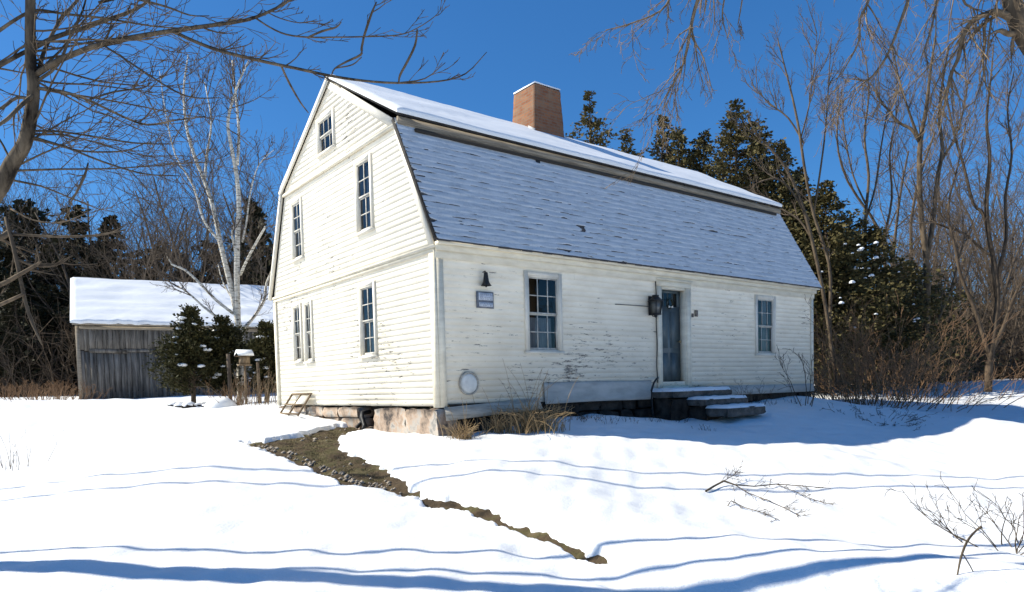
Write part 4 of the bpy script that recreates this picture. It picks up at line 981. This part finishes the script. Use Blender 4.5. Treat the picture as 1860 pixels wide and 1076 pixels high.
# --- birch before the barn
RS = .72
DB = 22.0; base = px_base(437, DB)
bt = thing('birch_tree', 'tall white barked birch with several stems before the barn', 'tree', base)
mt_ = MB(); mc_ = MB(); rg = np.random.default_rng(71)
stems = [
 [(437, 735, 8), (436, 680, 8), (436, 620, 8.5), (433, 590, 8), (424, 540, 7.5), (412, 490, 6.5), (400, 440, 6), (388, 380, 5.2), (372, 330, 4.6), (352, 280, 4), (338, 225, 3.4), (334, 160, 2.4), (342, 100, 1.4)],
 [(433, 600, 7), (431, 550, 7.5), (430, 500, 7.5), (431, 440, 7), (434, 380, 6.2), (430, 320, 5.4), (420, 265, 4.6), (414, 220, 3.8), (430, 160, 2.6), (452, 110, 1.6)],
 [(431, 300, 4), (434, 240, 3.4), (428, 170, 2.8), (422, 110, 2)],
 [(372, 330, 3.2), (376, 280, 2.8), (384, 220, 2.2), (372, 150, 1.2)],
 [(400, 440, 3.6), (370, 400, 3), (352, 340, 2.4), (318, 280, 2), (300, 200, 1.2), (290, 130, .8)],
 [(424, 570, 4), (392, 545, 3.6), (360, 512, 3.2), (335, 490, 3), (312, 480, 2.6), (302, 460, 1.6)],
 [(424, 590, 3.4), (385, 570, 3), (345, 535, 2.4), (325, 520, 1.2)],
 [(440, 600, 4.4), (462, 575, 4), (480, 545, 3.6), (484, 515, 3), (500, 480, 2)],
 [(436, 500, 3.6), (450, 470, 3.4), (466, 440, 3.2), (482, 412, 2.6)],
 [(430, 470, 3), (422, 430, 2.8), (424, 410, 1.8)],
 [(440, 440, 2.6), (448, 400, 2.2), (455, 350, 1.8), (470, 300, 1.2), (500, 270, .7)],
 [(436, 560, 3), (420, 540, 2.4), (404, 510, 1.8), (396, 480, 1)],
]
for i, pl in enumerate(stems):
    Q_, R_ = trace(mt_, pl, DB, 7, (i % 4-1.5)*.5 if i > 1 else 0)
    twigs_on(mc_, Q_, R_, rg, 10 if i < 5 else 6, 1.5 if i < 5 else .9, .25, 2, dict(seg=[6, 4, 3, 2], gnarl=.11, up=[0], rmin=.006, kids=[6, 4, 3], t0=[.15, .1, .2], ang=(.3, .8), len=[.5, .5, .5], rr=.6), .018, .35 if i < 2 else .1)
for o in (mt_.build('trunk', BIRCH, None, True), mc_.build('crown', BARK_FAR, None)): relink(o, bt)

# --- arborvitae shrubs before the barn, with snow caught in them
def arbor(px, d, py_top, rad, seed, label, shape='cone'):
    b0 = px_base(px, d); h = top_h(px, py_top, d); tr, fo = conifer_mesh(h, rad, seed, dens=2.4, size=.085, base=.10, shape=shape, irreg=.2, droop=-.15, upsweep=.5)
    t = thing('arborvitae', label, 'shrub', b0, 'dark arborvitae shrubs before the barn'); tr.build('trunk', BARK_D, t); fo.build('crown', YEW, t)
    rg = np.random.default_rng(seed+100); mb = MB()
    for i in range(14):
        mb = MB(); z = h*rg.uniform(.25, .95); a = rg.uniform(2.4, 5.4); R = rad*(1-z/h)**.7*.9+.05; c = np.array([R*math.cos(a), R*math.sin(a), z]); s = rg.uniform(.05, .13)
        for q in range(1):
            cc = c; n_ = 8; V = []
            for ii in range(5):
                for jj in range(n_):
                    th = jj/n_*6.283; ph = ii/4*math.pi; f = 1+.75*noise.noise(Vector((math.cos(th)*1.6+i, math.sin(th)*1.6+ii*.6, seed+i)))
                    V.append(cc+s*f*np.array([math.sin(ph)*math.cos(th), math.sin(ph)*math.sin(th), .38*math.cos(ph)]))
            mb.add(V, [[ii*n_+jj, ii*n_+(jj+1) % n_, (ii+1)*n_+(jj+1) % n_, (ii+1)*n_+jj] for ii in range(4) for jj in range(n_)])
        mb.build('snow_clump', ROOFSNOW, t, True)
    return t
arbor(350, 20.5, 560, 1.02, 1, 'tall pointed dark arborvitae left of the birch, clumped with snow')
arbor(405, 21.3, 580, .62, 2, 'round topped dark arborvitae just left of the birch trunk', 'round')
arbor(484, 21.0, 588, .62, 3, 'dark arborvitae against the house corner right of the birch', 'round')
# posts and snow-topped feeder
def post(px, d, py, r0, label):
    b0 = px_base(px, d); h = top_h(px, py, d); t = thing('wooden_post', label, 'post', b0)
    mb = MB(); mb.tube([(0, 0, -.2), (.01, 0, h*.5), (0, .01, h)], [r0, r0*.95, r0*.9], 8); mb.build('post', BARK_FAR, t); return t
post(470, 19.5, 655, .045, 'thin grey wooden post right of the snow topped feeder')
post(417, 19.8, 640, .06, 'dark wooden post before the round topped arborvitae')
b0 = px_base(446, 19.2); h = top_h(446, 640, 19.2); t = thing('bird_feeder', 'snow topped wooden bird feeder on a thin post by the birch', 'bird feeder', b0)
mb = MB(); mb.tube([(0, 0, -.2), (0, 0, h-.3)], .03, 6); mb.build('post', TWIG, t)
mb = MB(); mb.box(-.16, .16, -.12, .12, h-.32, h-.28); mb.box(-.12, .12, -.09, .09, h-.28, h-.06); mb.prism([(-.2, -.17, h-.06), (-.2, 0, h+.04), (-.2, .17, h-.06)], (.4, 0, 0)); mb.build('feeder_box', TWIG, t)
mb = MB(); mb.prism([(-.21, -.19, h-.05), (-.21, -.14, h+.02), (-.21, 0, h+.12), (-.21, .14, h+.02), (-.21, .19, h-.05), (-.21, 0, h+.045)], (.42, 0, 0)); mb.build('snow_cap', ROOFSNOW, t)
# snow mounds and stone row before the shrubs
def lump(mb, c, s, seed, sq=.55, n_=12, m_=7):
    V = []
    for ii in range(m_):
        for jj in range(n_):
            th = jj/n_*6.283; ph = ii/(m_-1)*math.pi*.6; f = 1+.3*noise.noise(Vector((math.cos(th)*1.3, math.sin(th)*1.3+ii*.4, seed)))
            V.append(np.array(c)+np.array([s[0]*math.sin(ph)*math.cos(th)*f, s[1]*math.sin(ph)*math.sin(th)*f, s[2]*math.cos(ph)*f]))
    mb.add(V, [[ii*n_+jj, ii*n_+(jj+1) % n_, (ii+1)*n_+(jj+1) % n_, (ii+1)*n_+jj] for ii in range(m_-1) for jj in range(n_)])
b0 = px_base(400, 18.5); mb = MB(); lump(mb, b0+[0, 0, 0], (.42, .36, .30), 5); tag(mb.build('snow_mound', SNOW, None, True), 'rounded snow covered hump before the arborvitae shrubs', 'snow mound')
rg = np.random.default_rng(101)
for i, px in enumerate((312, 325, 341, 357, 372, 386)):
    b0 = px_base(px, 19.2+rg.uniform(-.2, .2)); mb = MB(); s = rg.uniform(.12, .2); lump(mb, (0, 0, .02), (s, s, s*.8), i+3)
    t = thing('border_stone', 'small stone in the snow capped row before the shrubs', 'stone', b0, 'border stones before the shrubs'); mb.build('stone', STONE_D, t, True)
    mb = MB(); lump(mb, (0, 0, s*.35+.02), (s*.9, s*.9, s*.6), i+3); mb.build('snow_cap', SNOW, t, True)

# --- dead stalks and brush
def stalks(name, label, cat, loc, n, h, spread, m, seed, lean=.35, r0=.006, curve=.3, kids=2, group=None, up=0.04):
    rg = np.random.default_rng(seed); mb = MB(); out = [[] for _ in range(5)]
    P = dict(seg=[6, 4, 3], gnarl=curve*.3, up=[up, .03, 0], rmin=r0*.4, kids=[kids, 2], t0=[.35, .3], ang=(.3, .8), len=[.4, .5], rr=.6)
    for i in range(n):
        p = np.array([rg.normal(0, spread), rg.normal(0, spread), 0]); p[2] = float(H(loc[0]+p[0], loc[1]+p[1]))-loc[2]-.05
        d = norm(np.array([p[0]/(spread+.01)*lean+rg.normal(0, lean*.5), p[1]/(spread+.01)*lean+rg.normal(0, lean*.5), 1])); grow(out, p, d, h*rg.uniform(.45, 1.1), r0*rg.uniform(.7, 1.2), 0, 2 if kids > 2 else 1 if kids else 0, rg, P)
    for lv, L_ in enumerate(out):
        for pts, rad in L_: mb.tube(pts, rad, 4 if lv == 0 else 3, cap=False)
    o = mb.build(name, m); o.location = loc; return tag(o, label, cat, group)
def wall_px(px, y=-.35):
    r_ = ray(px, 740); k_ = (y-CAM[1])/r_[1]; p = CAM+r_*k_; return np.array([p[0], p[1], float(H(p[0], p[1]))])
def drygrass(label, px, py, n, h, seed, spread=.16, lean=1.0, long=4, dcol=STRAW):
    g = wall_px(px, -.75 if n > 200 else -.45); rg = np.random.default_rng(seed); mb = MB()
    for i in range(n):
        a = rg.uniform(0, 6.283); hh = h*rg.uniform(.35, 1) if i >= long else h*rg.uniform(1.5, 2.1); le = lean*rg.uniform(.15, 1)*(1 if i >= long else .6)
        s = np.linspace(0, 1, 6); b0 = rg.normal(0, spread*.45, 2); dx = math.cos(a)*le; dy = math.sin(a)*le
        pts = np.stack([b0[0]+dx*hh*s**1.6, b0[1]+dy*hh*s**1.6, hh*(s-.42*le*s**2.6)-.04], -1); mb.tube(pts, np.linspace(.0065, .0025, 6), 3, cap=False)
    o = mb.build('dry_grass', dcol); o.location = g; tag(o, label, 'dry grass'); return o
drygrass('large straw coloured clump of dead ornamental grass before the front wall', 968, 765, 330, .66, 1, .42, 1.15, 14)
drygrass('small brown clump of dead grass close to the near house corner', 838, 765, 120, .42, 2, .22, 1.0, 4)
drygrass('thin dead grass tuft between the two clumps at the wall', 900, 762, 90, .50, 3, .25, .8, 4)
drygrass('low dark withered plants beside the stone steps', 1060, 768, 60, .16, 4, .35, .8, 0, RUST)
for i, (px, py) in enumerate(((1100, 768), (1145, 772), (1190, 770), (1232, 772), (1290, 776), (1400, 745), (1440, 742))):
    g = wall_px(px, (-.9, -1.0, -.9, -.8, -1.9, -.5, -.6)[i]); stalks('withered_plant', 'short withered perennial stalks poking through snow by the steps', 'plant', g, 16, .17, .12, BARK_D, 40+i, .3, .005, .4, 2, 'withered plants below the front wall')
# reddish brush at the far house corner
g = px_base(1560, 20.5); stalks('brush_thicket', 'reddish brown leafless thicket beyond the far house corner', 'shrub', g, 150, 2.7, .8, RUST, 77, .5, .011, .35, 5)
g = px_base(1650, 23); stalks('brush_thicket', 'darker brown low thicket right of the reddish one at the wood edge', 'shrub', g, 130, 1.7, 1.2, RUST, 78, .5, .012, .4, 4)
g = px_base(1462, 17.0); stalks('twiggy_sapling', 'thin grey twiggy sapling before the right end of the front wall', 'sapling', g, 7, 2.1, .14, BARK_D, 79, .35, .012, .35, 5)
g = px_base(1370, 15.8); stalks('withered_plant', 'tall thin withered stems against the wall below the small window', 'plant', g, 12, .8, .3, BARK_D, 81, .3, .006, .4, 3)
g = px_base(1600, 16.0); stalks('fallen_brush', 'dark low twigs lying half buried in the shaded snow', 'brush', g, 60, .45, .5, BARK_D, 82, 1.2, .008, .5, 3, up=-.1)
g = px_base(468, 18.8); stalks('dead_stalks', 'tan dead stalks beside the house corner near the birch', 'plant', g, 70, 1.0, .35, TWIG, 83, .3, .008, .3, 2)
g = px_base(425, 19.2); stalks('dead_stalks', 'brown dead stalks at the foot of the birch tree', 'plant', g, 60, .8, .3, RUST, 84, .3, .008, .3, 2)
g = px_base(95, 27); stalks('brown_brush', 'low tan brush at the left end of the barn', 'shrub', g, 90, .75, .7, RUST, 85, .4, .012, .4, 3)
g = px_base(30, 30); stalks('brown_brush', 'low brown brush along the wood edge left of the barn', 'shrub', g, 120, .8, 1.4, RUST, 86, .4, .012, .4, 3)
g = ground_px(18, 850); stalks('tall_weeds', 'thin grey weed stalks standing in snow at the left edge', 'plant', g, 16, .62, .16, BARK, 87, .12, .0045, .25, 1)
# thorny shrub at the right edge
g = ground_px(1835, 1000); stalks('thorny_shrub', 'leafless thorny shrub with arching canes at the right edge', 'shrub', g, 20, .85, .14, BARK_F, 88, .75, .0065, .55, 4)
RS = .5; g = ground_px(1745, 1045); mb = MB(); rg = np.random.default_rng(5)
dS = float((g-CAM)@FW)
Q_, R_ = trace(mb, [(1738, 1050, 3), (1745, 1015, 4), (1756, 985, 4.2), (1772, 965, 3.6), (1783, 957, 5)], dS, 6); trace(mb, [(1748, 1005, 2), (1762, 1028, 2), (1774, 1052, 1.5)], dS, 5)
tag(mb.build('broken_stick', BARK_F, None, True), 'short forked broken stick standing in the lower right snow', 'stick')
# dead branch lying on the snow
mb = MB(); rg = np.random.default_rng(6)
def onsnow(pl, k=5):
    P_ = []; R_ = []
    for (x, y, r_, hh) in pl:
        g_ = ground_px(x, y+hh); g_ = g_+np.array([0, 0, 1])*hh*float((g_-CAM)@FW)/PF; P_.append(g_); R_.append(.5*r_*float((g_-CAM)@FW)/PF)
    P_ = np.array(P_); mb.tube(P_, R_, k); return P_, np.array(R_)
for pl in ([(1282, 893, 4, 2), (1300, 882, 4, 6), (1315, 874, 4, 8), (1335, 881, 2.6, 6), (1370, 884, 2.2, 5), (1410, 880, 2, 5), (1460, 884, 1.6, 5), (1510, 888, 1.2, 4)], [(1335, 881, 2, 6), (1360, 896, 1.6, 5), (1395, 910, 1.6, 4), (1430, 925, 1.4, 3), (1452, 937, 1, 2)],
           [(1322, 920, 2, 2), (1328, 910, 2.2, 6), (1352, 922, 1.6, 4), (1385, 932, 1.3, 3), (1415, 945, 1, 2)], [(1410, 880, 1.6, 5), (1440, 892, 1.3, 5), (1470, 905, 1.2, 5), (1500, 915, .8, 3)], [(1315, 874, 1.5, 8), (1335, 862, 1, 14), (1340, 855, .7, 18)]):
    P_, R_ = onsnow(pl); twigs_on(mb, P_, R_, rg, 16, .17, .06, 1, TW, .003)
tag(mb.build('dead_branch', BARK_F, None, True), 'fallen dead branch with fine twigs lying on the open snow', 'branch')
# vine and small twigs on the eaves are left to the tree shadows

# --- conifers behind the house, right
def cedar(px, d, py, rad, seed, label, **kw):
    return conifer('cedar_tree', label, px_base(px, d), top_h(px, py, d), rad, seed, CEDAR, 'cedars behind the house', **kw)
cedar(1083, 33, 172, 1.5, 1, 'slender open cedar rising alone right of the chimney', dens=.7, size=.16, shape='pine', base=.3, irreg=.5)
cedar(1142, 31, 240, 1.9, 2, 'narrow cedar behind the roof, first right of the slender one', dens=.9, size=.135, base=.3)
cedar(1192, 31, 218, 2.0, 3, 'pointed cedar behind the roof between two lower ones', dens=.9, size=.135, base=.3)
cedar(1240, 30, 240, 2.1, 4, 'low cedar behind the roof beside the big cedar', dens=.9, size=.135, base=.3)
cedar(1338, 29, 196, 3.9, 5, 'tallest and broadest cedar behind the far end of the roof', dens=1.25, size=.135, base=.1, irreg=.3)
cedar(1288, 30, 240, 2.4, 6, 'cedar at the left flank of the tallest cedar', dens=1.1, size=.135, base=.2)
cedar(1420, 28, 262, 3.2, 7, 'broad cedar right of the tallest cedar behind bare stems', dens=1.2, size=.135, base=.05)
cedar(1500, 26.5, 335, 3.1, 8, 'bushy olive cedar above the far corner of the house', dens=1.3, size=.135, base=.02)
cedar(1570, 27.5, 400, 3.2, 9, 'dark cedar with snow bits above the reddish thicket', dens=1.3, size=.135, base=.02)
cedar(1640, 30, 470, 3.0, 10, 'lower dark cedar behind the tall forked bare tree', dens=1.2, size=.135, base=.02)
for i_, (px, d_, py, rad, lb) in enumerate(((1122, 32, 292, 1.5, 'low cedar filling the gap beside the slender one'), (1168, 32, 280, 1.7, 'low cedar between the narrow and the pointed one'), (1218, 31.5, 268, 1.8, 'low cedar between the pointed one and the big cedar'),
        (1262, 31, 262, 1.9, 'low cedar tucked behind the left flank of the big cedar'), (1378, 29.5, 232, 2.6, 'dense cedar filling the right shoulder of the tallest cedar'), (1462, 28.5, 312, 2.6, 'dense cedar between the broad cedar and the bushy olive one'), (1535, 28.5, 392, 2.8, 'dense cedar between the bushy olive one and the dark one'))):
    cedar(px, d_, py, rad, 30+i_, lb, dens=1.1, size=.135, base=.12, irreg=.4)
# snow bits caught on the cedar boughs
for nm, (cx, cy) in {'a': (1500, 24.6), 'b': (1570, 25.6)}.items():
    rg = np.random.default_rng(ord(nm)); o = [q for q in bpy.data.objects if q.name.startswith('cedar_tree') and abs(q.location.x-px_base(cx, 26.5 if nm == 'a' else 27.5)[0]) < .3][0]; mb = MB()
    for i in range(15):
        mb = MB(); p = atd(cx+rg.uniform(-60, 100), rg.uniform(440, 610), cy+rg.uniform(-.5, .5)); s = rg.uniform(.03, .09); lump(mb, p, (s*rg.uniform(.9, 1.6), s*1.2, s*.8), i, n_=7, m_=5)
        p = mb.build('snow_clump', ROOFSNOW, None, True); relink(p, o)

# --- bare trees at the right
RS = .66
def stems_px(lst, d, mt_, mc_, rg, tw=8, tl=1.6, k=7, seedtw=.018):
    for i, pl in enumerate(lst):
        Q_, R_ = trace(mt_, pl, d, k, (i % 3-1)*.6 if i else 0)
        twigs_on(mc_, Q_, R_, rg, tw, tl, .28, 2, dict(seg=[6, 4, 3, 2], gnarl=.10, up=[0], rmin=.005, kids=[6, 4, 3], t0=[.15, .1, .2], ang=(.3, .75), len=[.5, .5, .5], rr=.6), seedtw, .3)
def traced_tree(label, px, d, lst, seed, m1=BARK, m2=BARK_FAR, **kw):
    t = thing('bare_tree', label, 'tree', px_base(px, d), 'bare trees at the right'); a, b_ = MB(), MB(); stems_px(lst, d, a, b_, np.random.default_rng(seed), **kw)
    for o in (a.build('trunk', m1, None, True), b_.build('crown', m2, None)): relink(o, t)
traced_tree('tall bare tree with twin dark trunks rising right of the house', 1675, 27, [
 [(1676, 715, 10), (1680, 640, 9), (1684, 560, 9), (1683, 480, 8), (1674, 400, 7.5), (1670, 330, 7), (1672, 255, 6.5), (1682, 200, 5), (1690, 130, 3.5), (1700, 60, 2)],
 [(1684, 470, 6), (1695, 400, 6), (1702, 330, 5.5), (1712, 270, 5), (1706, 215, 4), (1712, 150, 3), (1725, 80, 1.6)],
 [(1670, 258, 5), (1655, 235, 4), (1632, 222, 3.4), (1605, 190, 2.6), (1580, 150, 1.6)],
 [(1672, 260, 4), (1650, 200, 3), (1632, 140, 2.2), (1620, 80, 1.2)],
 [(1680, 640, 3.6), (1700, 590, 3.6), (1722, 540, 3), (1740, 480, 2.4), (1755, 420, 1.5)],
 [(1706, 300, 3), (1735, 250, 2.6), (1750, 200, 2), (1760, 140, 1.2)]], 201, BARK, tw=11)
traced_tree('spreading many stemmed bare tree near the right edge', 1795, 24, [
 [(1795, 712, 10), (1797, 660, 9.5), (1806, 600, 8), (1812, 540, 7), (1806, 480, 6.5), (1795, 420, 6), (1792, 360, 5.5), (1798, 290, 4.6), (1792, 220, 3.6), (1800, 140, 2.2), (1805, 80, 1.2)],
 [(1800, 650, 6), (1786, 610, 5.6), (1770, 560, 5), (1745, 500, 4.4), (1735, 450, 3.6), (1722, 380, 2.8), (1740, 300, 2), (1755, 220, 1.2)],
 [(1810, 540, 5), (1790, 400, 4.4), (1768, 370, 4), (1750, 300, 3.6), (1735, 250, 3), (1720, 180, 2), (1705, 120, 1.2)],
 [(1802, 640, 5), (1824, 590, 4.6), (1842, 540, 4), (1865, 500, 3.2)],
 [(1812, 500, 4.4), (1828, 430, 4), (1826, 360, 3.6), (1838, 280, 3), (1830, 200, 2), (1842, 130, 1.2)],
 [(1806, 470, 3.6), (1780, 450, 3.4), (1752, 425, 3), (1715, 412, 2.4), (1690, 400, 1.5)]], 202, BARK_D, tw=11, tl=1.5)
traced_tree('slim pale bare tree with fan of stems above the far house corner', 1508, 24.5, [
 [(1508, 715, 4.5), (1508, 640, 4.5), (1508, 560, 4.5), (1506, 480, 4.2), (1478, 390, 4), (1462, 310, 3.8), (1452, 240, 3.4), (1440, 180, 2.8), (1425, 120, 2), (1412, 70, 1.2)],
 [(1478, 388, 3), (1490, 310, 2.6), (1500, 230, 2.2), (1505, 150, 1.6), (1510, 70, .9)],
 [(1460, 260, 2.6), (1432, 215, 2.2), (1400, 190, 1.8), (1370, 160, 1)],
 [(1455, 250, 2.2), (1470, 190, 1.8), (1480, 110, 1.4), (1484, 60, .8)]], 203, BARK, tw=9, tl=1.3)
traced_tree('leaning pale bare tree crossing before the tallest cedar', 1500, 23.5, [
 [(1520, 700, 5), (1500, 560, 5), (1478, 450, 4.6), (1456, 370, 4.4), (1430, 310, 4), (1400, 270, 3.2), (1380, 250, 2.4), (1360, 220, 1.4)],
 [(1470, 400, 3.4), (1440, 350, 3), (1412, 325, 2.6), (1380, 330, 1.6)],
 [(1478, 440, 3), (1452, 400, 2.8), (1420, 380, 2.2), (1398, 360, 1.3)]], 204, BARK, tw=5, tl=1.0)
traced_tree('thin upright bare tree between the leaning one and the twin trunks', 1568, 28, [
 [(1562, 700, 4.5), (1566, 600, 4.5), (1572, 500, 4.4), (1572, 400, 4), (1578, 320, 3.6), (1570, 250, 3), (1578, 170, 2), (1572, 100, 1.2)],
 [(1572, 400, 3), (1590, 340, 2.6), (1600, 270, 2.2), (1612, 200, 1.4)],
 [(1572, 370, 2.6), (1550, 320, 2.2), (1535, 250, 1.8), (1528, 180, 1)]], 205, BARK, tw=9, tl=1.4)
traced_tree('forked bare tree behind the thin upright one', 1610, 30, [
 [(1618, 700, 4.5), (1610, 600, 4.5), (1608, 500, 4.2), (1598, 420, 3.8), (1540, 330, 3), (1520, 250, 2.4), (1530, 160, 1.4)],
 [(1604, 440, 3.4), (1620, 360, 3), (1616, 280, 2.4), (1630, 200, 1.5), (1636, 120, 1)]], 206, BARK, tw=9, tl=1.5)

# --- the woods: shared bare trees and pines, each an object of its own
protos = []
Z3 = np.array([0, 0, 1.0])
BP = dict(BARE); BP['kids'] = [10, 5, 4, 3]; BP['rmin'] = .007
for i in range(4):
    st = [((0, 0, -.2), (.05, .02, 1), 11.5, .13)] if i % 2 == 0 else [((0, 0, -.2), (.14, .02, 1), 11, .11), ((.1, .1, -.2), (-.12, .1, 1), 10, .09), ((0, -.1, 0), (.05, -.2, 1), 8.5, .07)]
    protos.append(bare_tree('woodland_tree', 'leafless grey tree standing in the woods', (200+i*9, 200, 0), st, 300+i, BP, 3, BARK_FAR, BARK_FAR, 'leafless trees in the woods', split=0))
pines = []
for i in range(3):
    pines.append(conifer('pine_tree', 'dark pine in the woods', (200+i*9, 230, 0), 11.0, 2.6, 400+i, PINE, 'dark pines in the woods', dens=.85, size=.34, shape='pine' if i < 2 else 'cone', base=.12, irreg=.45, droop=.02))
rg = np.random.default_rng(500); first = {}
def place(lst, k, loc, rz, sc, label):
    o = lst[k]
    if id(o) not in first: first[id(o)] = 1; o.location = loc; o.rotation_euler = (0, 0, rz); o.scale = (sc,)*3; o['label'] = label; return o
    return copy_tree(o, loc, rz, sc, label)
LT = 'leafless grey tree in the woods behind the barn'; RTX = 'leafless grey tree in the woods right of the house'
for i in range(30):       # left woods
    px = -60+i*22+rg.uniform(-9, 9); d = rg.uniform(37, 58); py = rg.uniform(300, 420) if px < 330 else rg.uniform(280, 420)
    place(protos, i % 4, px_base(px, d), rg.uniform(0, 6.28), top_h(px, py, d)/12, LT)
for i, (px, py, d) in enumerate([(15, 430, 40), (62, 368, 44), (110, 430, 50), (148, 380, 42), (188, 440, 48), (222, 398, 45), (262, 470, 50), (300, 445, 46), (345, 465, 52), (395, 440, 48), (445, 470, 52), (470, 368, 43), (505, 450, 50), (-30, 420, 38), (40, 500, 36), (100, 520, 39), (170, 500, 38), (240, 500, 44), (560, 430, 48)]):
    place(pines, i % 3, px_base(px, d), rg.uniform(0, 6.28), top_h(px, py, d)/11, {1: 'tall dark pine behind the barn near the left edge', 3: 'layered dark pine above the left end of the barn', 5: 'broad dark pine above the middle of the barn', 11: 'dark pine top between the birch and the house'}.get(i, 'dark pine massed in the woods behind the barn'))
for i in range(20):       # right woods
    px = 1500+i*28+rg.uniform(-9, 9); d = rg.uniform(33, 58); py = rg.uniform(230, 500)
    place(protos, i % 4, px_base(px, d), rg.uniform(0, 6.28), top_h(px, py, d)/12, RTX)
for i, (px, py, d) in enumerate([(1690, 560, 42), (1740, 600, 45), (1800, 560, 48), (1850, 590, 44), (1900, 560, 46), (1600, 520, 40), (1660, 600, 37), (1960, 540, 46), (1770, 640, 38), (1870, 650, 40)]):
    place(pines, i % 3, px_base(px, d), rg.uniform(0, 6.28), top_h(px, py, d)/11, 'dark pine massed in the woods right of the house')
for i in range(16):
    px = 1640+i*17+rg.uniform(-8, 8); d = rg.uniform(32, 44); py = rg.uniform(330, 520)
    place(protos, i % 4, px_base(px, d), rg.uniform(0, 6.28), top_h(px, py, d)/12, RTX)
for i, (px, py, d) in enumerate([(1640, 560, 40), (1715, 590, 40), (1765, 575, 43), (1825, 600, 41), (1895, 590, 43)]):
    place(pines, i % 3, px_base(px, d), rg.uniform(0, 6.28), top_h(px, py, d)/11, 'dark pine massed in the woods right of the house')
# far understorey: brush and saplings nobody could count
def understorey(name, label, x0, x1, d0, d1, h, n, seed, m, quads=True, dens=1):
    rg = np.random.default_rng(seed); mb = MB()
    for i in range(n):
        b0 = px_base(rg.uniform(x0, x1), rg.uniform(d0, d1)); hh = h*rg.uniform(.35, 1.1); k = 5
        p = np.array(b0); d = norm(np.array([rg.normal(0, .18), rg.normal(0, .18), 1])); pts = [p]
        for j in range(k): d = norm(d+rg.normal(0, .12, 3)); pts.append(pts[-1]+d*hh/k)
        mb.tube(pts, np.linspace(.035 if hh > 2 else .02, .008, k+1), 3, cap=False)
        for j in range(int(5*dens)):
            q = pts[rg.integers(1, k)]; dd = norm(d+rg.normal(0, .6, 3)); mb.tube([q, q+dd*hh*.22, q+(dd+rg.normal(0, .25, 3))*hh*.4], [.014, .009, .006], 3, cap=False)
        if quads:
            c = np.array(pts)[rg.integers(1, k+1, 10)]+rg.normal(0, .35, (10, 3)); foliage_quads(mb, c, .3, rg, 10)
    tag(mb.build(name, m), label, 'brush', kind='stuff')
understorey('undergrowth', 'dark tangled undergrowth of the woods behind the barn', -250, 560, 40, 75, 5.5, 2600, 601, PINE)
understorey('undergrowth', 'brown tangled saplings and brush of the woods behind the barn', -250, 540, 34, 60, 4.2, 1500, 602, BARK_FAR, False, 2)
understorey('undergrowth', 'dark tangled undergrowth of the woods right of the house', 1480, 2150, 38, 75, 5.0, 2600, 603, PINE)
understorey('undergrowth', 'brown saplings and brush of the woods right of the house', 1480, 2150, 30, 60, 4.6, 2000, 604, BARK_FAR, False, 2)

# --- unseen cables added over the yard to cast the thin shadow lines
t = thing('shadow_cables', 'unseen overhead cables added to cast thin shadow lines across the yard', 'cables', atd(-900, 700, 6.2))
for (dd, hh) in ((6.25, 4.7), (6.8, 5.0), (9.3, 6.8), (10.0, 7.0)):
    mb = MB(); pts = [CAM+FW*dd*1.0+_R*s+np.array([0, 0, hh+.004*(s*.5)**2-.3]) for s in np.linspace(-60, 60, 90)]
    mb.tube(pts, .038 if dd < 7 else .034, 5); relink(mb.build('cable', BLACK), t)
